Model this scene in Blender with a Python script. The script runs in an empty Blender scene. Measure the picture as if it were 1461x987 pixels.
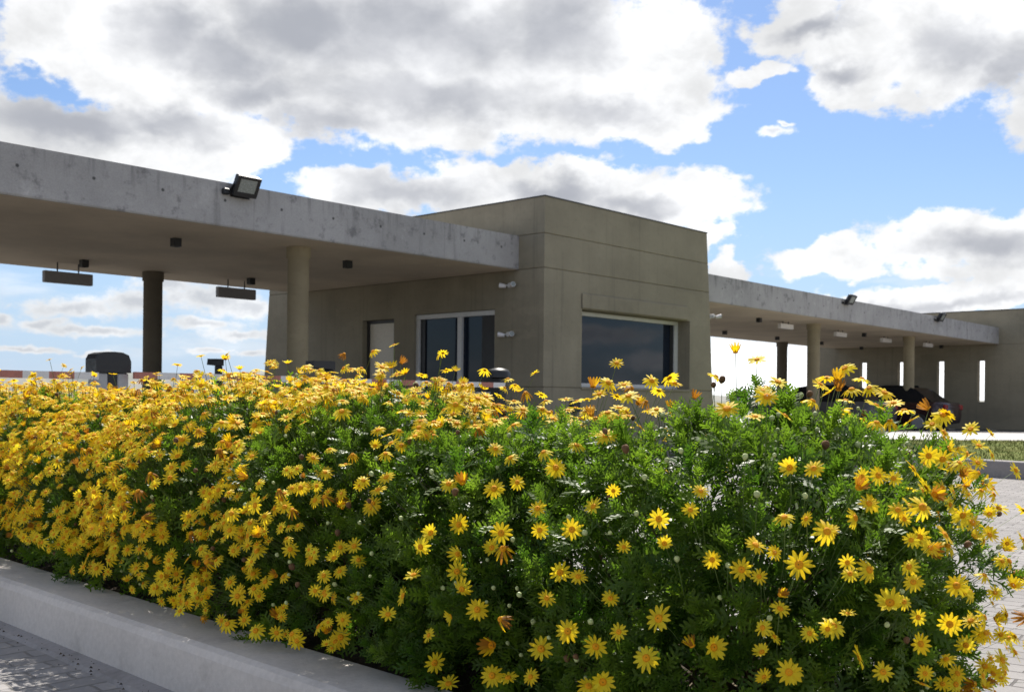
import bpy, math, random
import numpy as np
from mathutils import Vector, Matrix, Euler

random.seed(7)
rng = np.random.default_rng(11)
scene = bpy.context.scene
COL = scene.collection

# ------------------------------------------------------------------ camera
EYE, F, ROLL, HORIZON, W0, H0 = 0.95, 1486.0, 0.0095, 569.2, 1461.0, 987.0
cam_data = bpy.data.cameras.new("camera")
cam_data.sensor_width = 36.0
cam_data.lens = 36.0 * F / W0
cam_data.shift_y = (HORIZON - H0 / 2) / W0
cam_data.clip_start, cam_data.clip_end = 0.05, 9000
cam_data.dof.use_dof = True
cam_data.dof.focus_distance = 3.0
cam_data.dof.aperture_fstop = 9.0
cam = bpy.data.objects.new("camera", cam_data)
COL.objects.link(cam)
cR = Vector((math.cos(ROLL), 0, math.sin(ROLL)))
cU = Vector((-math.sin(ROLL), 0, math.cos(ROLL)))
cF = Vector((0, 1, 0))
m = Matrix.Identity(4)
for i in range(3):
    m[i][0], m[i][1], m[i][2] = cR[i], cU[i], -cF[i]
m[2][3] = EYE
cam.matrix_world = m
scene.camera = cam
CAM = Vector((0, 0, EYE))


def ray(px, py):
    return cF + cR * ((px - W0 / 2) / F) + cU * ((HORIZON - py) / F)


def at(px, py, Y):                       # point of the sight line at distance Y
    d = ray(px, py)
    return CAM + d * (Y / d.y)


def hit_z(px, py, z):
    d = ray(px, py)
    return CAM + d * ((z - EYE) / d.z)


# ------------------------------------------------------------------ light
SUN_AZ, SUN_EL = math.radians(8), math.radians(53)     # azimuth from +Y towards +X
scene.view_settings.view_transform = 'Standard'
scene.view_settings.look = 'None'
scene.view_settings.gamma = 1.0
scene.view_settings.use_curve_mapping = False
scene.view_settings.exposure = 1.14
SKY_STRENGTH = 0.10
scene.cycles.max_bounces = 6
scene.cycles.diffuse_bounces = 3
scene.cycles.glossy_bounces = 3
scene.cycles.transmission_bounces = 4
sun_data = bpy.data.lights.new("sun", 'SUN')
sun_data.energy = 3.6
sun_data.angle = math.radians(0.5)
sun_data.color = (1.0, 0.95, 0.87)
sun = bpy.data.objects.new("sun", sun_data)
COL.objects.link(sun)
to_sun = Vector((math.sin(SUN_AZ) * math.cos(SUN_EL), math.cos(SUN_AZ) * math.cos(SUN_EL), math.sin(SUN_EL)))
sun.rotation_euler = to_sun.to_track_quat('Z', 'Y').to_euler()
sun.location = (0, 0, 30)

world = bpy.data.worlds.new("World")
scene.world = world
world.use_nodes = True


class NT:
    """small helper for building node trees"""
    def __init__(s, tree):
        s.t = tree
        tree.nodes.clear()

    def n(s, typ, **kw):
        nd = s.t.nodes.new(typ)
        for k, v in kw.items():
            setattr(nd, k, v)
        return nd

    def put(s, sock, v):
        if isinstance(v, bpy.types.NodeSocket):
            s.t.links.new(v, sock)
        elif v is not None:
            sock.default_value = v

    def math(s, op, a, b=None, c=None, clamp=False):
        nd = s.n('ShaderNodeMath', operation=op)
        nd.use_clamp = clamp
        for i, v in enumerate((a, b, c)):
            s.put(nd.inputs[i], v)
        return nd.outputs[0]

    def vmath(s, op, a, b=None):
        nd = s.n('ShaderNodeVectorMath', operation=op)
        s.put(nd.inputs[0], a)
        s.put(nd.inputs[1], b)
        return nd.outputs[1] if op in ('LENGTH', 'DOT_PRODUCT') else nd.outputs[0]

    def noise(s, vec, scale, detail=4, rough=0.5, out=0, dist=0.0):
        nd = s.n('ShaderNodeTexNoise')
        s.put(nd.inputs['Vector'], vec)
        nd.inputs['Scale'].default_value = scale
        nd.inputs['Detail'].default_value = detail
        nd.inputs['Roughness'].default_value = rough
        nd.inputs['Distortion'].default_value = dist
        return nd.outputs[out]

    def ramp(s, fac, lo, hi, a=0.0, b=1.0, smooth=True):
        nd = s.n('ShaderNodeMapRange', interpolation_type='SMOOTHSTEP' if smooth else 'LINEAR')
        nd.clamp = True
        for i, v in enumerate((fac, lo, hi, a, b)):
            s.put(nd.inputs[i], v)
        return nd.outputs[0]

    def mix(s, fac, a, b, blend='MIX'):
        nd = s.n('ShaderNodeMix', data_type='RGBA', blend_type=blend)
        s.put(nd.inputs[0], fac)
        for k, v in ((6, a), (7, b)):
            s.put(nd.inputs[k], v if isinstance(v, bpy.types.NodeSocket) else (*v[:3], 1.0))
        return nd.outputs[2]


def ang(px, py):
    d = ray(px, py).normalized()
    return math.atan2(d.x, d.y), math.asin(d.z)


def build_sky():
    w = NT(world.node_tree)
    out = w.n('ShaderNodeOutputWorld')
    bg = w.n('ShaderNodeBackground')
    bg.inputs['Strength'].default_value = SKY_STRENGTH
    sky = w.n('ShaderNodeTexSky', sky_type='NISHITA')
    sky.sun_disc = False
    sky.sun_elevation = SUN_EL
    sky.sun_rotation = SUN_AZ
    sky.altitude = 50
    sky.air_density = 1.0
    sky.dust_density = 0.6
    sky.ozone_density = 1.6
    tc = w.n('ShaderNodeTexCoord')
    d = w.vmath('NORMALIZE', tc.outputs['Generated'])
    sep = w.n('ShaderNodeSeparateXYZ')
    w.put(sep.inputs[0], d)
    x, y, z = sep.outputs
    az = w.math('ARCTAN2', x, y)
    el = w.math('ARCSINE', z)
    # flattened noise space so cloud detail is wider than tall
    comb = w.n('ShaderNodeCombineXYZ')
    w.put(comb.inputs[0], az)
    w.put(comb.inputs[1], w.math('MULTIPLY', el, 1.45))
    P = comb.outputs[0]
    nA = w.noise(P, 5.0, 6, 0.55)
    nB = w.noise(P, 15.0, 8, 0.60, dist=0.25)
    nC = w.noise(P, 55.0, 6, 0.65)
    warp = w.n('ShaderNodeVectorMath', operation='MULTIPLY_ADD')
    w.put(warp.inputs[0], w.noise(P, 17.0, 5, 0.55, out=1))
    warp.inputs[1].default_value = (0.075, 0.055, 0)
    off = w.n('ShaderNodeVectorMath', operation='ADD')
    pe = w.n('ShaderNodeCombineXYZ')
    w.put(pe.inputs[0], az)
    w.put(pe.inputs[1], el)
    w.put(off.inputs[0], pe.outputs[0])
    off.inputs[1].default_value = (-0.0375, -0.0275, 0)
    w.put(warp.inputs[2], off.outputs[0])
    Q = warp.outputs[0]

    def field(blobs, k=0.18):
        acc, src = None, Q
        for k_, (cx, cy, rx, ry) in enumerate(blobs):
            a, e = ang(cx, cy)
            if k_ and k_ % 5 == 0:
                src = w.vmath('ADD', Q, w.math('MULTIPLY', acc, 1e-8))
            mp = w.n('ShaderNodeMapping', vector_type='TEXTURE')
            w.put(mp.inputs['Vector'], src)
            mp.inputs['Location'].default_value = (a, e, 0)
            mp.inputs['Scale'].default_value = (rx / F, ry / F, 1)
            ln = w.vmath('LENGTH', mp.outputs[0])
            acc = ln if acc is None else w.math('SMOOTH_MIN', acc, ln, k)
        return w.math('SUBTRACT', 1.0, acc)

    body = field([
        (140, 40, 130, 80), (70, 70, 70, 45), (230, 110, 130, 90), (330, 60, 200, 120), (520, 70, 230, 130),
        (740, 80, 250, 130), (910, 90, 135, 105), (950, 172, 95, 34), (600, 160, 230, 60), (800, 165, 170, 48), (440, 130, 130, 70),
        (90, 205, 170, 62), (250, 215, 130, 62), (340, 205, 62, 62),
        (520, 275, 105, 34), (690, 268, 170, 40), (850, 275, 170, 46), (985, 290, 95, 44), (1010, 335, 60, 24),
        (1140, 38, 76, 42), (1290, 70, 165, 75), (1400, 50, 150, 95), (1200, 118, 62, 34), (1085, 108, 55, 17),
        (1345, 345, 120, 44), (1180, 374, 86, 30), (1450, 350, 110, 52), (1340, 428, 190, 26), (1040, 384, 34, 24),
        (1600, 120, 160, 90), (-160, 110, 150, 110), (300, -190, 500, 110), (1000, -260, 300, 120)])
    grey = field([
        (235, 45, 75, 45), (310, 85, 95, 38), (440, 40, 100, 62), (590, 50, 200, 62), (365, 132, 66, 28),
        (610, 140, 190, 36), (800, 45, 95, 62), (860, 160, 95, 24), (470, 178, 120, 24), (110, 178, 110, 30), (240, 180, 90, 22),
        (570, 268, 115, 26), (910, 292, 95, 17), (790, 275, 80, 18), (1370, 70, 62, 38), (1440, 95, 40, 40),
        (1200, 108, 40, 18), (1395, 352, 90, 20), (1340, 432, 150, 11), (1160, 40, 50, 14)], 0.25)
    fine = w.math('ADD', w.math('MULTIPLY', w.math('SUBTRACT', nB, 0.5), 1.0),
                  w.math('MULTIPLY', w.math('SUBTRACT', nC, 0.5), 0.62))
    dens = w.ramp(w.math('ADD', body, fine), -0.04, 0.24)
    # the rest of the sky dome: loose cumulus by plain noise
    rest_n = w.noise(w.vmath('MULTIPLY', d, (1.0, 1.0, 2.6)), 4.2, 9, 0.58)
    away = w.ramp(w.math('ABSOLUTE', az), 0.62, 0.9)
    high = w.ramp(el, 0.50, 0.75)
    rest_mask = w.math('MAXIMUM', away, high)
    rest = w.math('MULTIPLY', w.ramp(rest_n, 0.47, 0.58), rest_mask)
    # thin stratus streaks low over the horizon
    lowc = w.n('ShaderNodeCombineXYZ')
    w.put(lowc.inputs[0], w.math('MULTIPLY', az, 1.0))
    w.put(lowc.inputs[1], w.math('MULTIPLY', el, 4.2))
    low_n = w.noise(lowc.outputs[0], 9.0, 7, 0.55)
    low_band = w.math('MULTIPLY', w.math('MULTIPLY', w.ramp(el, 0.005, 0.05), w.ramp(el, 0.09, 0.14, 1.0, 0.0)), w.ramp(w.math('ABSOLUTE', az), 0.55, 0.7, 1.0, 0.0))
    low = w.math('MULTIPLY', w.ramp(low_n, 0.46, 0.66, 0.0, 0.9), low_band)
    # small flat cumulus far off, low over the horizon (azimuth, elevation, half sizes)
    far = [(*ang(cx, cy), rx / F, ry / F) for cx, cy, rx, ry in (
        (105, 440, 85, 17), (190, 432, 60, 20), (300, 425, 80, 24), (350, 440, 60, 22), (290, 462, 70, 12), (60, 462, 40, 10), (130, 472, 95, 9), (345, 478, 60, 10),
        (40, 498, 60, 6), (140, 505, 40, 5), (300, 500, 40, 6), (360, 505, 40, 6), (5, 455, 22, 14), (-80, 440, 70, 22), (240, 405, 60, 14), (1106, 186, 22, 8), (1120, 176, 12, 4))]
    far += [(1.30, 0.038, 0.10, 0.011), (1.41, 0.062, 0.09, 0.012), (1.25, 0.075, 0.06, 0.008), (1.36, 0.095, 0.12, 0.012), (1.50, 0.03, 0.08, 0.01), (1.18, 0.02, 0.06, 0.008), (1.62, 0.07, 0.1, 0.015)]
    fw2 = w.n('ShaderNodeVectorMath', operation='MULTIPLY_ADD')
    w.put(fw2.inputs[0], w.noise(P, 38.0, 4, 0.55, out=1))
    fw2.inputs[1].default_value = (0.030, 0.016, 0)
    fo2 = w.n('ShaderNodeVectorMath', operation='ADD')
    w.put(fo2.inputs[0], pe.outputs[0])
    fo2.inputs[1].default_value = (-0.015, -0.008, 0)
    w.put(fw2.inputs[2], fo2.outputs[0])
    acc, src = None, fw2.outputs[0]
    for k_, (a_, e_, rx, ry) in enumerate(far):
        if k_ and k_ % 5 == 0:           # chains the batches so the renderer evaluates them one after another
            src = w.vmath('ADD', fw2.outputs[0], w.math('MULTIPLY', acc, 1e-8))
        mp = w.n('ShaderNodeMapping', vector_type='TEXTURE')
        w.put(mp.inputs['Vector'], src)
        mp.inputs['Location'].default_value = (a_, e_, 0)
        mp.inputs['Scale'].default_value = (rx, ry, 1)
        ln = w.vmath('LENGTH', mp.outputs[0])
        acc = ln if acc is None else w.math('SMOOTH_MIN', acc, ln, 0.2)
    farf = w.math('ADD', w.math('SUBTRACT', 1.0, acc), w.math('MULTIPLY', w.math('SUBTRACT', nC, 0.5), 1.5))
    fard = w.ramp(farf, -0.15, 0.55, 0.0, 0.92)
    low = w.math('MAXIMUM', w.math('MULTIPLY', low, 0.45), fard)
    fargrey = w.math('MULTIPLY', w.ramp(farf, 0.35, 1.0), 0.55)
    total = w.math('MAXIMUM', w.math('MAXIMUM', dens, rest), low)
    # thick bottoms go grey, thin rims stay brilliant
    g = w.math('ADD', grey, w.math('ADD', w.math('MULTIPLY', w.math('SUBTRACT', nA, 0.5), 1.1),
                                   w.math('MULTIPLY', w.math('SUBTRACT', nB, 0.5), 0.75)))
    gfac = w.ramp(g, -0.55, 0.90)
    gfac2 = w.math('MULTIPLY', w.ramp(rest_n, 0.55, 0.72), rest_mask)
    gfac = w.math('MAXIMUM', gfac, gfac2)
    gfac = w.math('MAXIMUM', gfac, fargrey)
    fluff = w.ramp(w.math('ADD', w.math('MULTIPLY', nA, 0.6), w.math('MULTIPLY', nB, 0.4)), 0.36, 0.62, 1.08, 0.72)
    white = w.mix(1.0, (5.0, 5.05, 5.12), fluff, 'MULTIPLY')
    gtone = w.mix(w.ramp(nA, 0.38, 0.62), (2.95, 3.02, 3.22), (2.05, 2.14, 2.38))
    ccol = w.mix(gfac, white, gtone)
    # clear-sky colour, paler towards the horizon
    clear = w.mix(1.0, sky.outputs[0], (0.43, 0.49, 0.58), 'MULTIPLY')
    hz = w.math('MULTIPLY', w.ramp(el, 0.0, 0.24, 0.75, 0.0), w.ramp(w.math('ABSOLUTE', az), 0.6, 1.1, 1.0, 0.35))
    clear = w.mix(hz, clear, (2.35, 3.1, 4.25))
    # bright milky air low on the right, under the sun
    glow = w.math('MULTIPLY', w.math('MULTIPLY', w.ramp(az, 0.02, 0.20), w.ramp(az, 0.45, 0.65, 1.0, 0.0)), w.ramp(el, 0.03, 0.085, 1.0, 0.0))
    colr = w.mix(total, clear, ccol)
    colr = w.mix(glow, colr, (7.2, 7.3, 7.4))
    w.put(bg.inputs['Color'], colr)
    w.t.links.new(bg.outputs[0], out.inputs[0])


build_sky()


# ------------------------------------------------------------------ materials
def material(name):
    mt = bpy.data.materials.new(name)
    mt.use_nodes = True
    t = NT(mt.node_tree)
    out = t.n('ShaderNodeOutputMaterial')
    b = t.n('ShaderNodeBsdfPrincipled')
    t.t.links.new(b.outputs[0], out.inputs[0])
    return mt, t, b, out


def bump(t, b, height, strength=0.3, dist=0.01):
    nd = t.n('ShaderNodeBump')
    nd.inputs['Strength'].default_value = strength
    nd.inputs['Distance'].default_value = dist
    t.put(nd.inputs['Height'], height)
    t.t.links.new(nd.outputs[0], b.inputs['Normal'])


def objco(t):
    return t.n('ShaderNodeTexCoord').outputs['Object']


def scaled(t, v, s):
    return t.vmath('MULTIPLY', v, s)


def simple(name, color, rough=0.5, metal=0.0, spec=0.5, var=0.0, scale=20):
    mt, t, b, _ = material(name)
    if var:
        n = t.noise(objco(t), scale, 5, 0.6)
        c = t.mix(t.ramp(n, 0.3, 0.7), tuple(x * (1 - var) for x in color), tuple(min(1, x * (1 + var)) for x in color))
        t.put(b.inputs['Base Color'], c)
        t.put(b.inputs['Roughness'], t.ramp(n, 0.3, 0.7, max(0, rough - 0.1), min(1, rough + 0.1)))
    else:
        b.inputs['Base Color'].default_value = (*color, 1)
        b.inputs['Roughness'].default_value = rough
    b.inputs['Metallic'].default_value = metal
    b.inputs['Specular IOR Level'].default_value = spec
    return mt


def concrete(name, base, stain, streak=True, blot=0.5):
    mt, t, b, _ = material(name)
    co = objco(t)
    big = t.noise(co, 0.9, 6, 0.6)
    mid = t.noise(co, 5.0, 8, 0.70)
    fine = t.noise(co, 55, 4, 0.6)
    c = t.mix(t.ramp(big, 0.3, 0.7), tuple(x * 0.86 for x in base), tuple(x * 1.1 for x in base))
    c = t.mix(t.ramp(mid, 0.53, 0.70, 0.0, blot), c, stain)
    if streak:
        st = t.noise(scaled(t, co, (5.0, 5.0, 0.5)), 1.0, 6, 0.6)
        c = t.mix(t.ramp(st, 0.56, 0.72, 0.0, 0.4), c, stain)
        sp3 = t.n('ShaderNodeSeparateXYZ')
        t.put(sp3.inputs[0], co)
        hx = t.math('MULTIPLY', t.math('SUBTRACT', t.math('FRACT', t.math('MULTIPLY', sp3.outputs[0], 1 / 0.86)), 0.5), 0.86)
        hz_ = t.math('SUBTRACT', sp3.outputs[2], 3.44)
        rr = t.math('SQRT', t.math('ADD', t.math('MULTIPLY', hx, hx), t.math('MULTIPLY', hz_, hz_)))
        c = t.mix(t.ramp(rr, 0.013, 0.026, 0.85, 0.0), c, (0.03, 0.03, 0.03))
        jx = t.math('ABSOLUTE', t.math('SUBTRACT', t.math('FRACT', t.math('MULTIPLY', sp3.outputs[0], 1 / 3.44)), 0.5))
        c = t.mix(t.ramp(jx, 0.001, 0.003, 0.30, 0.0), c, stain)
        drip = t.noise(scaled(t, co, (9.0, 9.0, 0.9)), 1.0, 5, 0.65)
        topw = t.ramp(sp3.outputs[2], 3.25, 3.7)
        c = t.mix(t.math('MULTIPLY', t.ramp(drip, 0.50, 0.68, 0.0, 0.6), topw), c, stain)
        pale = t.noise(co, 2.3, 6, 0.7)
        c = t.mix(t.ramp(pale, 0.58, 0.72, 0.0, 0.5), c, tuple(x * 1.45 for x in base))
    c = t.mix(t.ramp(fine, 0.3, 0.7, 0.0, 0.22), c, stain)
    t.put(b.inputs['Base Color'], c)
    b.inputs['Roughness'].default_value = 0.85
    b.inputs['Specular IOR Level'].default_value = 0.25
    bump(t, b, t.math('ADD', fine, mid), 0.35, 0.006)
    return mt


def plaster(name, base):
    mt, t, b, _ = material(name)
    co = objco(t)
    big = t.noise(co, 0.7, 5, 0.6)
    st = t.noise(scaled(t, co, (3.5, 3.5, 0.35)), 1.0, 6, 0.6)
    fine = t.noise(co, 120, 3, 0.6)
    c = t.mix(t.ramp(big, 0.3, 0.7), tuple(x * 0.87 for x in base), tuple(x * 1.12 for x in base))
    c = t.mix(t.ramp(st, 0.5, 0.75, 0.0, 0.35), c, tuple(x * 0.72 for x in base))
    lap = t.noise(scaled(t, co, (0.6, 0.6, 2.2)), 1.3, 2, 0.4)
    c = t.mix(t.ramp(lap, 0.52, 0.56, 0.0, 0.16), c, tuple(x * 1.25 for x in base))
    patch = t.noise(scaled(t, co, (1.0, 1.0, 1.6)), 0.9, 8, 0.7)
    c = t.mix(t.ramp(patch, 0.50, 0.62, 0.0, 0.30), c, tuple(x * 1.28 for x in base))
    run = t.noise(scaled(t, co, (7.0, 7.0, 0.22)), 1.0, 6, 0.7)
    c = t.mix(t.ramp(run, 0.54, 0.70, 0.0, 0.42), c, tuple(x * 0.58 for x in base))
    grime = t.noise(co, 14, 6, 0.7)
    c = t.mix(t.ramp(grime, 0.50, 0.75, 0.0, 0.35), c, tuple(x * 0.62 for x in base))
    t.put(b.inputs['Base Color'], c)
    b.inputs['Roughness'].default_value = 0.88
    b.inputs['Specular IOR Level'].default_value = 0.2
    bump(t, b, fine, 0.35, 0.004)
    return mt


def pavers(name, base, joint, size=(0.22, 0.11), rot=0.0, dirt=0.5):
    mt, t, b, _ = material(name)
    co = objco(t)
    mp = t.n('ShaderNodeMapping')
    mp.inputs['Rotation'].default_value = (0, 0, rot)
    wob = t.n('ShaderNodeVectorMath', operation='MULTIPLY_ADD')
    t.put(wob.inputs[0], t.noise(co, 9, 2, 0.5, out=1))
    wob.inputs[1].default_value = (0.02, 0.02, 0)
    t.put(wob.inputs[2], co)
    t.put(mp.inputs['Vector'], wob.outputs[0])
    br = t.n('ShaderNodeTexBrick')
    t.put(br.inputs['Vector'], mp.outputs[0])
    br.inputs['Scale'].default_value = 1.0
    br.inputs['Brick Width'].default_value = size[0]
    br.inputs['Row Height'].default_value = size[1]
    br.inputs['Mortar Size'].default_value = 0.006
    br.inputs['Mortar Smooth'].default_value = 0.3
    br.inputs['Color1'].default_value = (*[x * 0.85 for x in base], 1)
    br.inputs['Color2'].default_value = (*[x * 1.12 for x in base], 1)
    br.inputs['Mortar'].default_value = (*joint, 1)
    big = t.noise(co, 0.6, 6, 0.65)
    fine = t.noise(co, 60, 4, 0.6)
    c = t.mix(t.ramp(big, 0.45, 0.75, 0.0, dirt), br.outputs['Color'], tuple(x * 0.6 for x in base))
    c = t.mix(t.ramp(fine, 0.35, 0.7, 0.0, 0.3), c, tuple(x * 0.7 for x in base))
    t.put(b.inputs['Base Color'], c)
    b.inputs['Roughness'].default_value = 0.9
    b.inputs['Specular IOR Level'].default_value = 0.2
    h = t.math('SUBTRACT', t.math('MULTIPLY', fine, 0.25), br.outputs['Fac'])
    bump(t, b, h, 0.7, 0.01)
    return mt


def thin_leafy(name, col_a, col_b, trans, trans_fac, rough, attr='tint', spec=0.35, spent=None):
    mt, t, b, out = material(name)
    at_ = t.n('ShaderNodeAttribute', attribute_name=attr)
    c = t.mix(at_.outputs['Fac'], col_a, col_b)
    if spent:
        c = t.mix(t.ramp(at_.outputs['Fac'], -0.3, -0.1, 1.0, 0.0), c, spent)
    t.put(b.inputs['Base Color'], c)
    b.inputs['Roughness'].default_value = rough
    b.inputs['Specular IOR Level'].default_value = spec
    tr = t.n('ShaderNodeBsdfTranslucent')
    tc = t.mix(1.0, c, trans, 'MULTIPLY')
    t.put(tr.inputs['Color'], tc)
    mx = t.n('ShaderNodeMixShader')
    mx.inputs[0].default_value = trans_fac
    t.t.links.new(b.outputs[0], mx.inputs[1])
    t.t.links.new(tr.outputs[0], mx.inputs[2])
    t.t.links.new(mx.outputs[0], out.inputs[0])
    return mt


M = {}
M['concrete'] = concrete('weathered_concrete', (0.40, 0.385, 0.375), (0.15, 0.145, 0.145), blot=0.75)
M['soffit'] = concrete('soffit_paint', (0.64, 0.54, 0.41), (0.48, 0.40, 0.30), streak=False, blot=0.3)
M['plaster'] = plaster('olive_plaster', (0.268, 0.236, 0.172))
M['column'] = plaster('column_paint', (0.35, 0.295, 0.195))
M['column_backlit'] = plaster('backlit_column_tone', (0.165, 0.14, 0.105))  # backlit shade of the rear columns put into a darker base colour
M['kerb'] = concrete('kerb_concrete', (0.58, 0.535, 0.49), (0.34, 0.31, 0.28), streak=False, blot=0.45)
M['kerb_old'] = concrete('worn_kerb_concrete', (0.30, 0.28, 0.27), (0.14, 0.13, 0.12), streak=False, blot=0.5)
M['path'] = concrete('footpath_concrete', (0.50, 0.48, 0.45), (0.33, 0.31, 0.29), streak=False, blot=0.3)
M['pavers'] = pavers('plaza_pavers', (0.27, 0.255, 0.245), (0.11, 0.10, 0.095), rot=0.62)
M['road'] = pavers('lane_pavers', (0.29, 0.277, 0.27), (0.19, 0.18, 0.17), size=(0.2, 0.1), rot=-0.77, dirt=0.35)
M['white_frame'] = simple('white_painted_metal', (0.62, 0.61, 0.59), 0.4, var=0.05)
M['black'] = simple('black_metal', (0.012, 0.012, 0.014), 0.45, var=0.2)
M['dark_grey'] = simple('dark_grey_metal', (0.055, 0.052, 0.05), 0.5, var=0.15)
M['steel'] = simple('grey_steel', (0.36, 0.36, 0.37), 0.45, 0.3, var=0.08)
M['door'] = simple('beige_door_paint', (0.72, 0.66, 0.55), 0.5, var=0.05)
M['sign'] = simple('grey_sign_board', (0.26, 0.25, 0.26), 0.5, var=0.08)
M['sign_pale'] = simple('pale_sign_board', (0.74, 0.71, 0.70), 0.45, var=0.05)
M['lens'] = simple('frosted_lens', (0.24, 0.26, 0.24), 0.25, spec=0.6, var=0.1, scale=60)
M['red'] = simple('red_band_paint', (0.40, 0.15, 0.11), 0.45, var=0.1)
M['white_band'] = simple('white_band_paint', (0.66, 0.64, 0.62), 0.45, var=0.05)
M['rubber'] = simple('tyre_rubber', (0.02, 0.02, 0.02), 0.8)
M['tail'] = simple('red_lamp_lens', (0.25, 0.01, 0.01), 0.2)
M['car_black'] = simple('black_car_paint', (0.012, 0.012, 0.014), 0.18, spec=0.6)
M['car_grey'] = simple('grey_car_paint', (0.09, 0.09, 0.095), 0.22, spec=0.6)
M['car_wine'] = simple('dark_car_paint', (0.03, 0.012, 0.014), 0.2, spec=0.6)


def glass(name, col, rough=0.03):
    mt, t, b, _ = material(name)
    b.inputs['Base Color'].default_value = (*col, 1)
    b.inputs['Roughness'].default_value = rough
    b.inputs['IOR'].default_value = 1.45
    b.inputs['Specular IOR Level'].default_value = 0.4
    bump(t, b, t.noise(objco(t), 1.6, 2, 0.4), 0.05, 0.01)
    return mt


M['glass'] = glass('dark_tinted_glass', (0.010, 0.016, 0.030))
M['car_glass'] = glass('car_glass', (0.012, 0.014, 0.018))


def soil_mat():
    mt, t, b, _ = material('dark_soil')
    n = t.noise(objco(t), 30, 8, 0.7)
    t.put(b.inputs['Base Color'], t.mix(t.ramp(n, 0.3, 0.7), (0.018, 0.012, 0.008), (0.07, 0.048, 0.03)))
    b.inputs['Roughness'].default_value = 0.95
    bump(t, b, n, 0.9, 0.03)
    return mt


def land_mat():
    mt, t, b, _ = material('dry_field')
    n = t.noise(objco(t), 0.05, 8, 0.65)
    t.put(b.inputs['Base Color'], t.mix(t.ramp(n, 0.35, 0.65), (0.10, 0.105, 0.045), (0.20, 0.175, 0.10)))
    b.inputs['Roughness'].default_value = 0.95
    return mt


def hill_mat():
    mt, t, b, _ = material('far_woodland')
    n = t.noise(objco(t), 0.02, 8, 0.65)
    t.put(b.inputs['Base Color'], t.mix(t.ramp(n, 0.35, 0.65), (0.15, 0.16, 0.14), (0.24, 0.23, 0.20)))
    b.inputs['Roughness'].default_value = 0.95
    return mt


def grass_mat():
    mt, t, b, out = material('lawn_grass')
    n = t.noise(objco(t), 1.2, 6, 0.65)
    f = t.noise(objco(t), 40, 4, 0.6)
    c = t.mix(t.ramp(n, 0.35, 0.65), (0.105, 0.130, 0.028), (0.165, 0.165, 0.050))
    c = t.mix(t.ramp(f, 0.3, 0.7, 0, 0.5), c, (0.06, 0.08, 0.02))
    t.put(b.inputs['Base Color'], c)
    b.inputs['Roughness'].default_value = 0.95
    b.inputs['Specular IOR Level'].default_value = 0.08
    return mt


def bounce_cut_mat():
    mt, t, b, _ = material('bounce_cut_asphalt')
    co = objco(t)
    n = t.noise(co, 0.5, 6, 0.6)
    f = t.noise(co, 90, 4, 0.7)
    c = t.mix(t.ramp(n, 0.3, 0.7), (0.042, 0.042, 0.044), (0.075, 0.073, 0.070))
    t.put(b.inputs['Base Color'], t.mix(t.ramp(f, 0.4, 0.7, 0, 0.4), c, (0.12, 0.115, 0.11)))
    b.inputs['Roughness'].default_value = 0.9
    bump(t, b, f, 0.5, 0.006)
    return mt


M['bounce_cut'] = bounce_cut_mat()
M['soil'], M['land'], M['hill'], M['grass'] = soil_mat(), land_mat(), hill_mat(), grass_mat()
M['leaf'] = thin_leafy('daisy_leaf', (0.052, 0.110, 0.012), (0.155, 0.230, 0.026), (1.4, 1.55, 0.8), 0.52, 0.42)
M['petal'] = thin_leafy('yellow_petal', (0.89, 0.60, 0.014), (0.93, 0.76, 0.04), (1.0, 1.0, 0.8), 0.45, 0.55, spec=0.2, spent=(0.40, 0.17, 0.02))
M['disc'] = simple('flower_disc', (0.66, 0.27, 0.006), 0.75, spec=0.2, var=0.25, scale=900)
M['bud'] = simple('green_bud', (0.42, 0.47, 0.20), 0.6, var=0.2, scale=90)
M['dead'] = simple('withered_brown', (0.13, 0.065, 0.025), 0.85, var=0.3, scale=90)
M['stem'] = simple('flower_stem', (0.10, 0.15, 0.035), 0.6, var=0.2, scale=10)
M['twig'] = simple('woody_stem', (0.11, 0.085, 0.05), 0.85, var=0.3, scale=20)


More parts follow.
